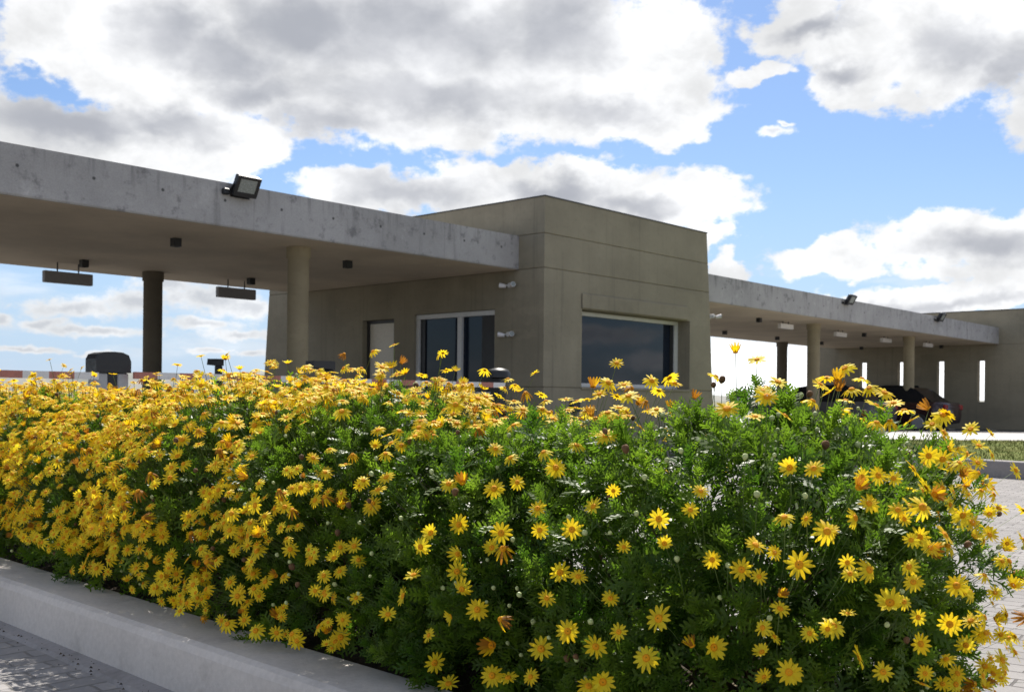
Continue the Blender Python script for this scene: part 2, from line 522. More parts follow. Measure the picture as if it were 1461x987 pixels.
# ------------------------------------------------------------------ mesh helpers
class MB:
    def __init__(s):
        s.v, s.f, s.mi, s.sm = [], [], [], []

    def add(s, verts, faces, mi=0, smooth=False):
        o = len(s.v)
        s.v += [tuple(p) for p in verts]
        for f in faces:
            s.f.append(tuple(o + i for i in f))
            s.mi.append(mi)
            s.sm.append(smooth)

    def box(s, lo, hi, mi=0, bev=0.0, mat=None):
        (x0, y0, z0), (x1, y1, z1) = lo, hi
        if bev:
            b = min(bev, (x1 - x0) / 3, (y1 - y0) / 3, (z1 - z0) / 3)
            vs = []
            for z, ins in ((z0, b), (z0 + b, 0), (z1 - b, 0), (z1, b)):
                a0, a1, c0, c1 = x0 + ins, x1 - ins, y0 + ins, y1 - ins
                q = b * 0.7
                if ins:
                    q = b * 0.4
                vs += [(a0 + q, c0, z), (a1 - q, c0, z), (a1, c0 + q, z), (a1, c1 - q, z),
                       (a1 - q, c1, z), (a0 + q, c1, z), (a0, c1 - q, z), (a0, c0 + q, z)]
            fs = [tuple(range(7, -1, -1)), tuple(range(24, 32))]
            for k in range(3):
                for i in range(8):
                    j = (i + 1) % 8
                    fs.append((k * 8 + i, k * 8 + j, k * 8 + 8 + j, k * 8 + 8 + i))
        else:
            vs = [(x0, y0, z0), (x1, y0, z0), (x1, y1, z0), (x0, y1, z0), (x0, y0, z1), (x1, y0, z1), (x1, y1, z1), (x0, y1, z1)]
            fs = [(3, 2, 1, 0), (4, 5, 6, 7), (0, 1, 5, 4), (1, 2, 6, 5), (2, 3, 7, 6), (3, 0, 4, 7)]
        if mat is not None:
            vs = [mat @ Vector(p) for p in vs]
        s.add(vs, fs, mi)
        return s

    def tube(s, pts, radii, n=8, mi=0, caps=True, smooth=True):
        pts = [Vector(p) for p in pts]
        if not hasattr(radii, '__len__'):
            radii = [radii] * len(pts)
        rings = []
        for i, p in enumerate(pts):
            a, b = pts[max(0, i - 1)], pts[min(len(pts) - 1, i + 1)]
            t = (b - a).normalized()
            ref = Vector((0, 0, 1)) if abs(t.z) < 0.95 else Vector((1, 0, 0))
            u = t.cross(ref).normalized()
            w = t.cross(u)
            rings.append([p + (u * math.cos(2 * math.pi * k / n) + w * math.sin(2 * math.pi * k / n)) * radii[i] for k in range(n)])
        vs = [q for r in rings for q in r]
        fs = []
        for i in range(len(pts) - 1):
            for k in range(n):
                j = (k + 1) % n
                fs.append((i * n + k, (i + 1) * n + k, (i + 1) * n + j, i * n + j))
        s.add(vs, fs, mi, smooth)
        if caps:
            s.add(rings[0], [tuple(range(n))], mi)
            s.add(rings[-1], [tuple(range(n - 1, -1, -1))], mi)
        return s

    def prism(s, poly, axis, a, b, mi=0):
        """poly: 2D points; extruded along axis from a to b"""
        def mk(p, t):
            return {'x': (t, p[0], p[1]), 'y': (p[0], t, p[1]), 'z': (p[0], p[1], t)}[axis]
        n = len(poly)
        vs = [mk(p, a) for p in poly] + [mk(p, b) for p in poly]
        fs = [tuple(range(n)), tuple(range(2 * n - 1, n - 1, -1))]
        fs += [(i, n + i, n + (i + 1) % n, (i + 1) % n) for i in range(n)]
        s.add(vs, fs, mi)
        return s

    def build(s, name, mats, parent=None, fixn=True):
        me = bpy.data.meshes.new(name)
        me.from_pydata(s.v, [], s.f)
        if not isinstance(mats, (list, tuple)):
            mats = [mats]
        for x in mats:
            me.materials.append(x)
        me.polygons.foreach_set('material_index', s.mi)
        me.polygons.foreach_set('use_smooth', s.sm)
        if fixn:
            import bmesh
            bm = bmesh.new()
            bm.from_mesh(me)
            bmesh.ops.recalc_face_normals(bm, faces=bm.faces[:])
            bm.to_mesh(me)
            bm.free()
        me.update()
        ob = bpy.data.objects.new(name, me)
        COL.objects.link(ob)
        if parent is not None:
            ob.parent = parent
        return ob


def np_mesh(name, verts, tris_or_quads, mats, parent=None, tint=None, mi=None, smooth=False):
    """fast mesh from numpy: verts (N,3), faces (M,k)"""
    me = bpy.data.meshes.new(name)
    k = tris_or_quads.shape[1]
    nf = len(tris_or_quads)
    me.vertices.add(len(verts))
    me.vertices.foreach_set('co', np.ascontiguousarray(verts, dtype=np.float32).ravel())
    me.loops.add(nf * k)
    me.loops.foreach_set('vertex_index', np.ascontiguousarray(tris_or_quads, dtype=np.int32).ravel())
    me.polygons.add(nf)
    me.polygons.foreach_set('loop_start', np.arange(0, nf * k, k, dtype=np.int32))
    me.polygons.foreach_set('loop_total', np.full(nf, k, dtype=np.int32))
    if mi is not None:
        me.polygons.foreach_set('material_index', np.ascontiguousarray(mi, dtype=np.int32))
    me.polygons.foreach_set('use_smooth', np.full(nf, smooth, dtype=bool))
    for x in (mats if isinstance(mats, (list, tuple)) else [mats]):
        me.materials.append(x)
    if tint is not None:
        a = me.attributes.new('tint', 'FLOAT', 'POINT')
        a.data.foreach_set('value', np.ascontiguousarray(tint, dtype=np.float32))
    me.update(calc_edges=True)
    me.validate()
    ob = bpy.data.objects.new(name, me)
    COL.objects.link(ob)
    if parent is not None:
        ob.parent = parent
    return ob


def empty(name, loc=(0, 0, 0), rz=0.0):
    o = bpy.data.objects.new(name, None)
    o.empty_display_size = 0.2
    o.location = loc
    o.rotation_euler = (0, 0, rz)
    COL.objects.link(o)
    return o


def tag(o, label=None, cat=None, group=None, kind=None):
    if label: o['label'] = label
    if cat: o['category'] = cat
    if group: o['group'] = group
    if kind: o['kind'] = kind
    return o


def copy_tree(o, parent=None):
    c = o.copy()
    COL.objects.link(c)
    if parent is not None:
        c.parent = parent
    for ch in list(o.children):
        copy_tree(ch, c)
    return c


# ------------------------------------------------------------------ the complex's own axes
YAW = 0.7388
D1 = Vector((math.sin(YAW), math.cos(YAW), 0))       # along the canopies, away from us
D2 = Vector((-D1.y, D1.x, 0))                        # depth of the canopies
C0 = Vector((0.506, 17.0, 0))                        # front corner of the gatehouse
RZ = math.atan2(D1.y, D1.x)


def Wp(u, v, z=0.0):
    p = C0 + D1 * u + D2 * v
    return Vector((p.x, p.y, z))


def UV(p):
    q = Vector((p.x, p.y, 0)) - C0
    return q.dot(D1), q.dot(D2)


def hit_v(px, py, v):                                # sight line meets a plane parallel to the fascias
    d = ray(px, py)
    n = D2
    t = (C0 + D2 * v - CAM).dot(n) / d.dot(n)
    p = CAM + d * t
    return UV(p)[0], p.z


def hit_u(px, py, u):
    d = ray(px, py)
    n = D1
    t = (C0 + D1 * u - CAM).dot(n) / d.dot(n)
    p = CAM + d * t
    return UV(p)[1], p.z


SOF_L, TOP_L = 3.107, 3.668
SOF_R, TOP_R = 3.115, 3.715
VF_L, VB_L = 0.559, 6.76
VF_R, VB_R = 1.023, 7.35
ROOF_Z = 4.266
U_BOOTH = 4.937


# ------------------------------------------------------------------ setting: ground, paving, hills
def sheet(name, poly, z, mt, kind='structure'):
    b = MB()
    b.add([(x, y, z) for x, y in poly], [tuple(range(len(poly)))])
    o = b.build(name, mt, fixn=False)
    if o.data.polygons[0].normal.z < 0:
        o.data.flip_normals()
    return tag(o, kind=kind)


sheet('ground', [(-3000, -60), (3000, -60), (3000, 6000), (-3000, 6000)], -0.004, M['land'])
sheet('paving', [(-45, -8), (60, -8), (60, 75), (-45, 75)], 0.0, M['pavers'])

hb = MB()
nseg = 90
prof = []
for i in range(nseg + 1):
    X = -2600 + 5200 * i / nseg
    h = 33 + 5 * math.sin(i * 0.37) + 3 * math.sin(i * 1.13 + 1)
    if X > -200: h *= max(0.15, 1 - (X + 200) / 700)
    prof.append((X, h))
vs, fs = [], []
for X, h in prof:
    for (yy, f) in ((1400, 0), (1480, 0.7), (1560, 1.0), (1800, 0)):
        vs.append((X, yy, h * f - (0.2 if f == 0 else 0)))
for i in range(nseg):
    for k in range(3):
        a = i * 4 + k
        fs.append((a, a + 4, a + 5, a + 1))
hb.add(vs, fs, 0, True)
tag(hb.build('hills', M['hill']), kind='structure')

q_ = [Wp(-17.5, -2.6), Wp(-0.1, -2.6), Wp(-0.1, -0.4), Wp(33, -0.4), Wp(33, 11), Wp(-17.5, 11)]
sheet('road', [(p.x, p.y) for p in q_], 0.004, M['bounce_cut'])  # dark sheet added under the canopies to weaken the light bounced upwards

# the planter's line, front edge measured on the picture's kerb
KB = Vector((-0.36, 2.95, 0))                        # a point of the kerb's inner edge
KD = Vector((0.7195, -0.6945, 0)).normalized()       # along the kerb, towards the right-hand end
KN = Vector((-KD.y, KD.x, 0))                        # to the back of the planter
KERB_H, KERB_W, BED_R = 0.185, 0.25, 0.40
NOSE_S = 1.0                                        # where the rounded end starts, along KD


def kerb_path(off, n_arc=18, s_far=-13.0):
    """closed-end outline of the planter at a distance off outside the bed"""
    r = BED_R + off
    c = KB + KN * BED_R + KD * NOSE_S
    pts = [KB + KD * s_far - KN * off]
    for k in range(1, 22):
        s = s_far + (NOSE_S - s_far) * k / 21
        pts.append(KB + KD * s - KN * off)
    for k in range(1, n_arc + 1):
        a = -math.pi / 2 + math.pi * k / n_arc
        pts.append(c + KD * (r * math.cos(a)) + KN * (r * math.sin(a)))
    for k in range(1, 22):
        s = NOSE_S + (s_far - NOSE_S) * k / 21
        pts.append(KB + KN * (2 * BED_R + off) + KD * s)
    return pts


def kerb_mesh(name, outer, inner, h, mt, bev=0.03, base=-0.002):
    b = MB()
    n = len(outer)
    vs = []
    for o, i in zip(outer, inner):
        d = (i - o).normalized()
        vs += [o + Vector((0, 0, base)), o + d * 0.012 + Vector((0, 0, h - bev)), o + d * (0.012 + bev * 0.35) + Vector((0, 0, h - bev * 0.3)),
               o + d * (0.012 + bev) + Vector((0, 0, h)), i - d * bev * 0.6 + Vector((0, 0, h)), i + Vector((0, 0, h - bev * 0.6)), i + Vector((0, 0, base))]
    K = 7
    fs = []
    for a in range(n - 1):
        for k in range(K - 1):
            fs.append((a * K + k, a * K + k + 1, (a + 1) * K + k + 1, (a + 1) * K + k))
    b.add(vs, fs, 0)
    return b.build(name, mt)


outer, inner = kerb_path(KERB_W), kerb_path(0.0)
kerb = kerb_mesh('kerb', outer, inner, KERB_H, M['kerb'])
tag(kerb, kind='structure')
# crumbly gutter strip between the kerb and the lane
g_out, g_in = kerb_path(KERB_W + 0.075), kerb_path(KERB_W - 0.005)
b = MB()
vs, fs = [], []
for i, (o, q) in enumerate(zip(g_out, g_in)):
    d = (q - o).normalized()
    j = random.uniform(-0.012, 0.012)
    vs += [o + d * j + Vector((0, 0, 0.001)), o + d * (0.02 + j) + Vector((0, 0, 0.014)), q + Vector((0, 0, 0.022))]
for a in range(len(g_out) - 1):
    for k in range(2):
        fs.append((a * 3 + k, a * 3 + k + 1, a * 3 + 4 + k, a * 3 + 3 + k))
b.add(vs, fs)
tag(b.build('gutter', M['kerb_old']), kind='structure')
# lane in front of the kerb
lane = [KB + KD * -16 - KN * (KERB_W + 0.06), KB + KD * 6 - KN * (KERB_W + 0.06), KB + KD * 6 - KN * 6, KB + KD * -16 - KN * 6]
sheet('road', [(p.x, p.y) for p in lane], 0.004, M['road'])
# grit lying in the gutter
gv, gf = [], []
for k in range(520):
    s = random.uniform(-6, 1.5)
    p = KB + KD * s - KN * (KERB_W + abs(random.gauss(0.02, 0.045)))
    r = random.uniform(0.002, 0.007)
    o = len(gv)
    for q in ((r, 0, 0), (-r * .6, r, 0), (-r * .7, -r * .8, 0), (0, 0, r * 1.1)):
        gv.append((p.x + q[0], p.y + q[1], 0.014 + q[2]))
    gf += [(o, o + 1, o + 3), (o + 1, o + 2, o + 3), (o + 2, o, o + 3)]
tag(np_mesh('gravel', np.array(gv), np.array(gf), M['soil']), kind='stuff')

# soil bed
sb = kerb_path(-0.01)
half = len(sb) // 2
b = MB()
vs, fs = [], []
L = len(sb)
for i in range(half + 1):
    p, q = sb[i], sb[L - 1 - i]
    for k in range(7):
        t = k / 6
        c = p.lerp(q, t)
        vs.append((c.x, c.y, 0.135 + 0.05 * math.sin(math.pi * t) + random.uniform(-0.012, 0.012)))
for i in range(half):
    for k in range(6):
        a = i * 7 + k
        fs.append((a, a + 1, a + 8, a + 7))
b.add(vs, fs, 0, True)
tag(b.build('soil', M['soil']), kind='structure')

# island on the right: kerb, lawn, sunlit footpath
ISL = [Vector((2.3, 18.4, 0)), Vector((6.27, 13.3, 0)), Vector((10.5, 7.9, 0)), Vector((30, 12, 0)), Vector((34, 27.0, 0)), Vector((5.5, 27.0, 0)), Vector((2.3, 18.4, 0))]


def inset(poly, w):
    res = []
    n = len(poly) - 1
    for i in range(n):
        a, b_, c = poly[(i - 1) % n], poly[i], poly[(i + 1) % n]
        d1, d2 = (b_ - a).normalized(), (c - b_).normalized()
        n1, n2 = Vector((-d1.y, d1.x, 0)), Vector((-d2.y, d2.x, 0))
        bis = (n1 + n2).normalized()
        res.append(b_ + bis * (w / max(0.35, bis.dot(n1))))
    return res + [res[0]]


isl_in = inset(ISL, 0.22)
tag(kerb_mesh('kerb', ISL, isl_in, 0.22, M['kerb_old'], 0.025), kind='structure')
lawn_poly = [(p.x, p.y) for p in (isl_in[0], isl_in[1], isl_in[2], isl_in[3])] + [(33.0, 21.6), (4.0, 21.3)]
gb = sheet('lawn', lawn_poly, 0.195, M['grass'])
path_poly = [(4.0, 21.3), (33.0, 21.6), (isl_in[4].x, isl_in[4].y), (isl_in[5].x, isl_in[5].y)]
sheet('footpath', path_poly, 0.2, M['path'])


def in_poly(x, y, poly):
    c = False
    for i in range(len(poly)):
        (x1, y1), (x2, y2) = poly[i - 1], poly[i]
        if (y1 > y) != (y2 > y) and x < (x2 - x1) * (y - y1) / (y2 - y1) + x1:
            c = not c
    return c


gv, gf = [], []
cnt = 0
while cnt < 26000:
    x, y = random.uniform(2.3, 15), random.uniform(9, 21.5)
    if not in_poly(x, y, lawn_poly):
        continue
    cnt += 1
    a = random.uniform(0, 6.28)
    h = random.uniform(0.02, 0.055)
    wd = random.uniform(0.004, 0.009)
    o = len(gv)
    lx, ly = random.gauss(0, 0.02), random.gauss(0, 0.02)
    gv += [(x + wd * math.cos(a), y + wd * math.sin(a), 0.19), (x - wd * math.cos(a), y - wd * math.sin(a), 0.19), (x + lx, y + ly, 0.195 + h)]
    gf.append((o, o + 1, o + 2))
tag(np_mesh('grass', np.array(gv), np.array(gf), M['grass']), kind='stuff')


# ------------------------------------------------------------------ gatehouse
def wall_grid(mb, us, zs, P, openings, groove_z, depth=0.016, reveal=None):
    """wall as a grid of quads with openings left out; P(u, z, d) gives the point, d into the wall"""
    idx = {}
    for i, u in enumerate(us):
        for j, z in enumerate(zs):
            d = depth if z in groove_z else 0.0
            idx[i, j] = len(mb.v)
            mb.v.append(tuple(P(u, z, d)))
    for i in range(len(us) - 1):
        for j in range(len(zs) - 1):
            uc, zc = (us[i] + us[i + 1]) / 2, (zs[j] + zs[j + 1]) / 2
            if any(a < uc < b_ and c < zc < d for a, b_, c, d, _ in openings):
                continue
            mb.f.append((idx[i, j], idx[i + 1, j], idx[i + 1, j + 1], idx[i, j + 1]))
            mb.mi.append(0)
            mb.sm.append(False)
    for a, b_, c, d, dep in openings:
        q = [(a, c), (b_, c), (b_, d), (a, d)]
        for k in range(4):
            (u0, z0), (u1, z1) = q[k], q[(k + 1) % 4]
            mb.add([P(u0, z0, 0), P(u1, z1, 0), P(u1, z1, dep), P(u0, z0, dep)], [(0, 1, 2, 3)])


gate = empty('gatehouse', C0, RZ)
tag(gate, 'olive rendered gatehouse with battered side walls, dark windows and a high flat parapet', 'gatehouse')
GR = [1.150, 3.105, 3.668]
V_BOOTH = hit_u(388, 413, 0)[0]
batter = 0.085
zs = sorted(set([0.0, ROOF_Z] + [g + k for g in GR for k in (-0.013, 0, 0.013)]))


def lin(a, z):                               # how far the sloping side walls stand out at height z
    return a + batter * (ROOF_Z - z)


fw = (0.998, hit_v(984.5, 455, 0)[0], 1.166, 2.494, 0.34)        # front opening
zsf = sorted(set(zs + [fw[2], fw[3]]))
mb = MB()
usf = [0, fw[0], fw[1], U_BOOTH]
wall_grid(mb, usf, zsf, lambda u, z, d: Vector((lin(u, z) if u == U_BOOTH else u, d, z)), [fw], GR)
# side face under the canopy (plane u = 0): door and sliding window
v_w0, v_w1 = hit_u(706, 441, 0)[0], hit_u(591, 448, 0)[0]
sw = (v_w0, v_w1, 0.98, hit_u(706, 441, 0)[1], 0.16)
v_d0, v_d1 = hit_u(562, 470, 0)[0], hit_u(517, 470, 0)[0]
z_d = hit_u(540, 456, 0)[1]
dw = (v_d0, v_d1, 0.14, z_d, 0.22)
zss = sorted(set(zs + [sw[2], sw[3], dw[2], dw[3]]))
vss = sorted([0, sw[0], sw[1], dw[0], dw[1], V_BOOTH])
wall_grid(mb, vss, zss, lambda v, z, d: Vector((d, lin(v, z) if v == V_BOOTH else v, z)), [sw, dw], GR)
# far sides and the roof behind the parapet
wall_grid(mb, [0, V_BOOTH], zs, lambda v, z, d: Vector((lin(U_BOOTH, z) - d, lin(v, z) if v else 0, z)), [], GR)
wall_grid(mb, [0, U_BOOTH], zs, lambda u, z, d: Vector((lin(u, z) if u else 0, lin(V_BOOTH, z) - d, z)), [], GR)
pw = 0.2
o_ = [(0, 0), (U_BOOTH, 0), (U_BOOTH, V_BOOTH), (0, V_BOOTH)]
i_ = [(pw, pw), (U_BOOTH - pw, pw), (U_BOOTH - pw, V_BOOTH - pw), (pw, V_BOOTH - pw)]
for k in range(4):
    a, b_ = o_[k], o_[(k + 1) % 4]
    c, d = i_[(k + 1) % 4], i_[k]
    mb.add([(*a, ROOF_Z), (*b_, ROOF_Z), (*c, ROOF_Z), (*d, ROOF_Z)], [(0, 1, 2, 3)])
    mb.add([(*d, ROOF_Z), (*c, ROOF_Z), (*c, ROOF_Z - 0.4), (*d, ROOF_Z - 0.4)], [(0, 1, 2, 3)])
mb.build('wall', M['plaster'], gate)
MB().box((pw, pw, ROOF_Z - 0.6), (U_BOOTH - pw, V_BOOTH - pw, ROOF_Z - 0.4)).build('roof', M['concrete'], gate)
# metal capping along the parapet
mb = MB()
mb.box((-0.012, -0.012, ROOF_Z + 0.002), (U_BOOTH + 0.012, pw, ROOF_Z + 0.020))
mb.box((-0.012, pw + 0.001, ROOF_Z + 0.002), (pw, V_BOOTH, ROOF_Z + 0.020))
mb.build('parapet_cap', M['dark_grey'], gate)
# raised panel above the front window
LZ = hit_v(830, 418, -0.03)[1]
MB().box((fw[0] - 0.02, -0.035, fw[3] + 0.012), (fw[1] - 0.10, -0.002, LZ), bev=0.01).build('lintel_panel', M['plaster'], gate)

# front window: white frame, one big dark pane
fy = fw[4]
win = MB()
a, b_, c, d = fw[0], fw[1], fw[2], fw[3]
t = 0.075
win.box((a, fy - 0.07, d - t), (b_, fy, d - 0.004), bev=0.006)
win.box((a, fy - 0.07, c + 0.004), (b_, fy, c + t), bev=0.006)
win.box((a + 0.003, fy - 0.068, c + t), (a + t, fy, d - t))
win.box((b_ - t - 0.05, fy - 0.068, c + t), (b_ - 0.003, fy, d - t))
w1 = win.build('window', M['white_frame'], gate)
g = MB()
g.box((a + t, fy - 0.03, c + t), (b_ - t - 0.05, fy - 0.02, d - t))
g.build('pane', M['glass'], w1)
mu = MB()
mu.box((b_ - t - 0.17, fy - 0.045, c + t), (b_ - t - 0.052, fy - 0.031, d - t))
mu.build('sash_stile', M['black'], w1)
s_ = MB()
s_.box((a - 0.01, -0.02, c - 0.045), (b_ + 0.01, fy - 0.07, c - 0.002), bev=0.008)
s_.build('sill', M['plaster'], w1)

# side window: two sliding sashes
a, b_, c, d, dep = sw
win = MB()
x0, x1 = 0.05, 0.15
t = 0.09
win.box((x0, a, d - t), (x1, b_, d - 0.004), bev=0.006)
win.box((x0, a, c + 0.004), (x1, b_, c + t), bev=0.006)
win.box((x0 + 0.002, a + 0.003, c + t), (x1, a + 0.05, d - t))
win.box((x0 + 0.002, b_ - t, c + t), (x1, b_ - 0.003, d - t))
vm = hit_u(655, 500, 0.05)[0]
win.box((x0 + 0.004, vm - 0.05, c + t), (x1, vm + 0.05, d - t))
w2 = win.build('window', M['white_frame'], gate)
for (q0, q1) in ((a + 0.05, vm - 0.05), (vm + 0.05, b_ - t)):
    MB().box((0.11, q0, c + t), (0.12, q1, d - t)).build('pane', M['glass'], w2)
MB().box((0.085, a + 0.051, c + t), (0.105, a + 0.38, d - t)).build('sash_stile', M['black'], w2)
MB().box((0.085, b_ - t - 0.12, c + t), (0.105, b_ - t - 0.002, d - t)).build('sash_stile', M['black'], w2)
# door in its recess
a, b_, c, d, dep = dw
dr = MB().box((dep - 0.07, a + 0.03, 0.15), (dep - 0.02, b_ - 0.055, d - 0.06), bev=0.006).build('door', M['door'], gate)
MB().tube([(dep - 0.07, a + 0.12, 1.05), (dep - 0.12, a + 0.12, 1.05), (dep - 0.12, a + 0.24, 1.05)], 0.011).build('handle', M['steel'], dr)
fr = MB()
fr.box((dep - 0.10, b_ - 0.05, 0.142), (dep - 0.001, b_ - 0.002, d - 0.002))
fr.box((dep - 0.10, a + 0.002, d - 0.055), (dep - 0.001, b_ - 0.052, d - 0.002))
fr.build('door_frame', M['dark_grey'], dr)
# low plinth step
MB().box((-1.1, 0.2, 0.0), (-0.003, V_BOOTH - 0.4, 0.14), bev=0.015).build('doorstep', M['kerb_old'], gate)


# ------------------------------------------------------------------ canopies
def canopy(label, u0, u1, v0, v1, zb, zt, cols, skew=0.0):
    o = empty('canopy', C0, RZ)
    tag(o, label, 'canopy')
    mb = MB()
    # slab: fascia with a slight chamfered drip edge
    sec = [(v0, zt), (v0, zb + 0.02), (v0 + 0.012, zb), (v0 + 0.10, zb), (v0 + 0.11, zb + 0.02), (v1 - 0.11, zb + 0.02), (v1 - 0.10, zb), (v1 - 0.012, zb), (v1, zb + 0.02), (v1, zt)]
    nx = 12
    rings = []
    for k in range(nx + 1):
        u = u0 + (u1 - u0) * k / nx
        rings.append([(u, v + skew * (u - u0), z) for v, z in sec])
    vs = [p for r in rings for p in r]
    n = len(sec)
    fs = [(k * n + i, k * n + (i + 1) % n, (k + 1) * n + (i + 1) % n, (k + 1) * n + i) for k in range(nx) for i in range(n)]
    fs += [tuple(range(n)), tuple(nx * n + i for i in range(n - 1, -1, -1))]
    mb.add(vs, fs)
    mb.build('slab', M['concrete'], o)
    sf = MB()
    q = []
    for k in range(nx + 1):
        u = u0 + 0.004 + (u1 - u0 - 0.008) * k / nx
        q.append((u, v0 + 0.006 + skew * (u - u0), zb - 0.004))
        q.append((u, v1 - 0.006 + skew * (u - u0), zb - 0.004))
    sf.add(q, [(2 * k, 2 * k + 1, 2 * k + 3, 2 * k + 2) for k in range(nx)])
    sf.build('soffit', M['soffit'], o)
    for (u, v, r) in cols:
        cb = MB()
        zc = zb - 0.005
        prof = [(0.0, r), (zc - 0.16, r), (zc - 0.155, r + 0.02), (zc, r + 0.022)]
        cb.tube([(u, v, z) for z, _ in prof], [rr for _, rr in prof], 28, smooth=False)
        for i in range(len(cb.sm)):
            cb.sm[i] = i % 1 == 0 and len(cb.f[i]) == 4
        cb.build('column', M['column' if r < 0.1905 and r != 0.16 and r != 0.189 else 'column_backlit'], o)
    return o


def soffit_uv(px, py, z):
    return UV(hit_z(px, py, z))


c1 = soffit_uv(218.5, 388, SOF_L)
c2 = soffit_uv(426, 353, SOF_L)
uc = (c1[0] + c2[0]) / 2
canL = canopy('long weathered concrete canopy on round columns to the left of the gatehouse', -16.5, -0.003, VF_L, VB_L, SOF_L, TOP_L,
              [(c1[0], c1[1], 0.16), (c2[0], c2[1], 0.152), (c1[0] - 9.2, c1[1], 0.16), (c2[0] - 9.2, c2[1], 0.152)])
pe = hit_z(1425, 491, SOF_R)
U_END, v_end = UV(pe)
SKEW = (v_end - VF_R) / (U_END - U_BOOTH)
cr1 = soffit_uv(1161, 462, SOF_R)
cr2 = soffit_uv(1297, 480, SOF_R)
cb1 = soffit_uv(1116, 488, SOF_R)
# print('cols', c1, c2, cr1, cr2, cb1, 'Uend', U_END, v_end, 'Vbooth', V_BOOTH)
canR = canopy('concrete canopy running from the gatehouse to the slotted end wall', U_BOOTH + 0.13, U_END - 0.003, VF_R, VB_R, SOF_R, TOP_R,
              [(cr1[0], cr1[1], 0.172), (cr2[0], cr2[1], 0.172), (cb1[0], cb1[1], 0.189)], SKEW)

# ------------------------------------------------------------------ slotted end wall
wallo = empty('end_wall', C0, RZ)
tag(wallo, 'dark olive end wall with a row of tall narrow slots closing the canopy', 'wall')
zt_end = hit_u(1461, 441, U_END)[1]
slots = []
for (xl, xr, yt, yb) in ((1226.5, 1236.5, 518.5, 570), (1280.5, 1290, 518, 571), (1336.5, 1347, 516.5, 572), (1394.5, 1405, 514.5, 573)):
    va, zt_ = hit_u(xr, yt, U_END)
    vb, zb_ = hit_u(xl, yb, U_END)
    slots.append([va, vb])
zt_ = hit_u(1400, 514.5, U_END)[1]
zb_ = hit_u(1400, 573, U_END)[1]
slots = [(a, b_, zb_, zt_, 0.25) for a, b_ in slots]
va_end = hit_u(1461, 500, U_END)[0] - 2.2
vb_end = hit_u(1161, 520, U_END)[0]
vs_ = sorted([va_end, vb_end] + [s[0] for s in slots] + [s[1] for s in slots])
zz = sorted([0, zb_, zt_, 3.09, 3.105, 3.12, zt_end])
mb = MB()
wall_grid(mb, vs_, zz, lambda v, z, d: Vector((U_END + d, v, z)), slots, [3.105])
# far leaf with the same slots, end and top faces
wall_grid(mb, vs_, [0, zb_, zt_, zt_end], lambda v, z, d: Vector((U_END + 0.25, v, z)), [(a, b_, c, d, 0.0) for a, b_, c, d, _ in slots], [])
mb.add([(U_END, va_end, 0), (U_END + .25, va_end, 0), (U_END + .25, va_end, zt_end), (U_END, va_end, zt_end)], [(0, 1, 2, 3)])
mb.add([(U_END, vb_end, 0), (U_END + .25, vb_end, 0), (U_END + .25, vb_end, zt_end), (U_END, vb_end, zt_end)], [(0, 1, 2, 3)])
mb.add([(U_END, va_end, zt_end), (U_END + .25, va_end, zt_end), (U_END + .25, vb_end, zt_end), (U_END, vb_end, zt_end)], [(0, 1, 2, 3)])
mb.build('wall_panel', M['plaster'], wallo)
MB().box((U_END - 0.02, va_end - 0.02, zt_end + 0.002), (U_END + 0.27, vb_end + 0.02, zt_end + 0.03)).build('coping', M['dark_grey'], wallo)
# print('slots', slots, zt_end)


# ------------------------------------------------------------------ floodlights
def floodlight(label, loc, rz, tilt, first=None):
    if first is None:
        o = empty('floodlight', loc, rz)
        # local: lamp looks along -y, bracket foot behind at +y
        R = Matrix.Rotation(tilt, 4, 'X')
        T = Matrix.Translation((0, -0.14, 0.10)) @ R
        hb = MB()
        hb.box((-0.17, -0.035, -0.135), (0.17, 0.04, 0.135), bev=0.015, mat=T)
        for k in range(7):
            x = -0.13 + k * 0.043
            hb.box((x - 0.006, 0.041, -0.11), (x + 0.006, 0.075, 0.11), mat=T)
        for lo, hi in (((-0.17, -0.048, 0.098), (0.17, -0.0355, 0.135)), ((-0.17, -0.048, -0.135), (0.17, -0.0355, -0.078)),
                       ((-0.17, -0.048, -0.0775), (-0.125, -0.0355, 0.0975)), ((0.125, -0.048, -0.0775), (0.17, -0.0355, 0.0975))):
            hb.box(lo, hi, mat=T)
        h = hb.build('housing', M['black'], o)
        lb = MB().box((-0.125, -0.042, -0.078), (0.125, -0.036, 0.098), mat=T).build('lens', M['lens'], o)
        bb = MB()
        bb.tube([T @ Vector((-0.178, 0.0, 0)), (-0.178, -0.02, 0.0), (-0.12, 0.0, -0.01)], 0.012, 6)
        bb.tube([T @ Vector((0.178, 0.0, 0)), (0.178, -0.02, 0.0), (0.12, 0.0, -0.01)], 0.012, 6)
        bb.box((-0.14, -0.012, -0.04), (0.14, 0.0, 0.02))
        bb.build('bracket', M['black'], o)
        jb = MB().box((-0.27, -0.07, -0.03), (-0.185, 0.0, 0.05), bev=0.012).build('junction_box', M['black'], o)
    else:
        o = copy_tree(first)
        o.location, o.rotation_euler = loc, (0, 0, rz)
    tag(o, label, 'floodlight', 'floodlights along the canopy edges')
    return o


u_, z_ = hit_v(342, 272, VF_L)
fl = floodlight('black floodlight with a pale lens on the left canopy edge', Wp(u_, VF_L - 0.002, z_ - 0.06), RZ, math.radians(30))
for (px, py, lb) in ((1207, 433, 'black floodlight on the far canopy edge, the one nearer the gatehouse'),
                     (1337, 457, 'black floodlight on the far canopy edge, the one nearer the end wall')):
    u_, z_ = hit_v(px, py, VF_R)
    vv = VF_R + SKEW * (u_ - U_BOOTH)
    u_, z_ = hit_v(px, py, vv)
    floodlight(lb, Wp(u_, vv - 0.002, z_), RZ, 0, fl)


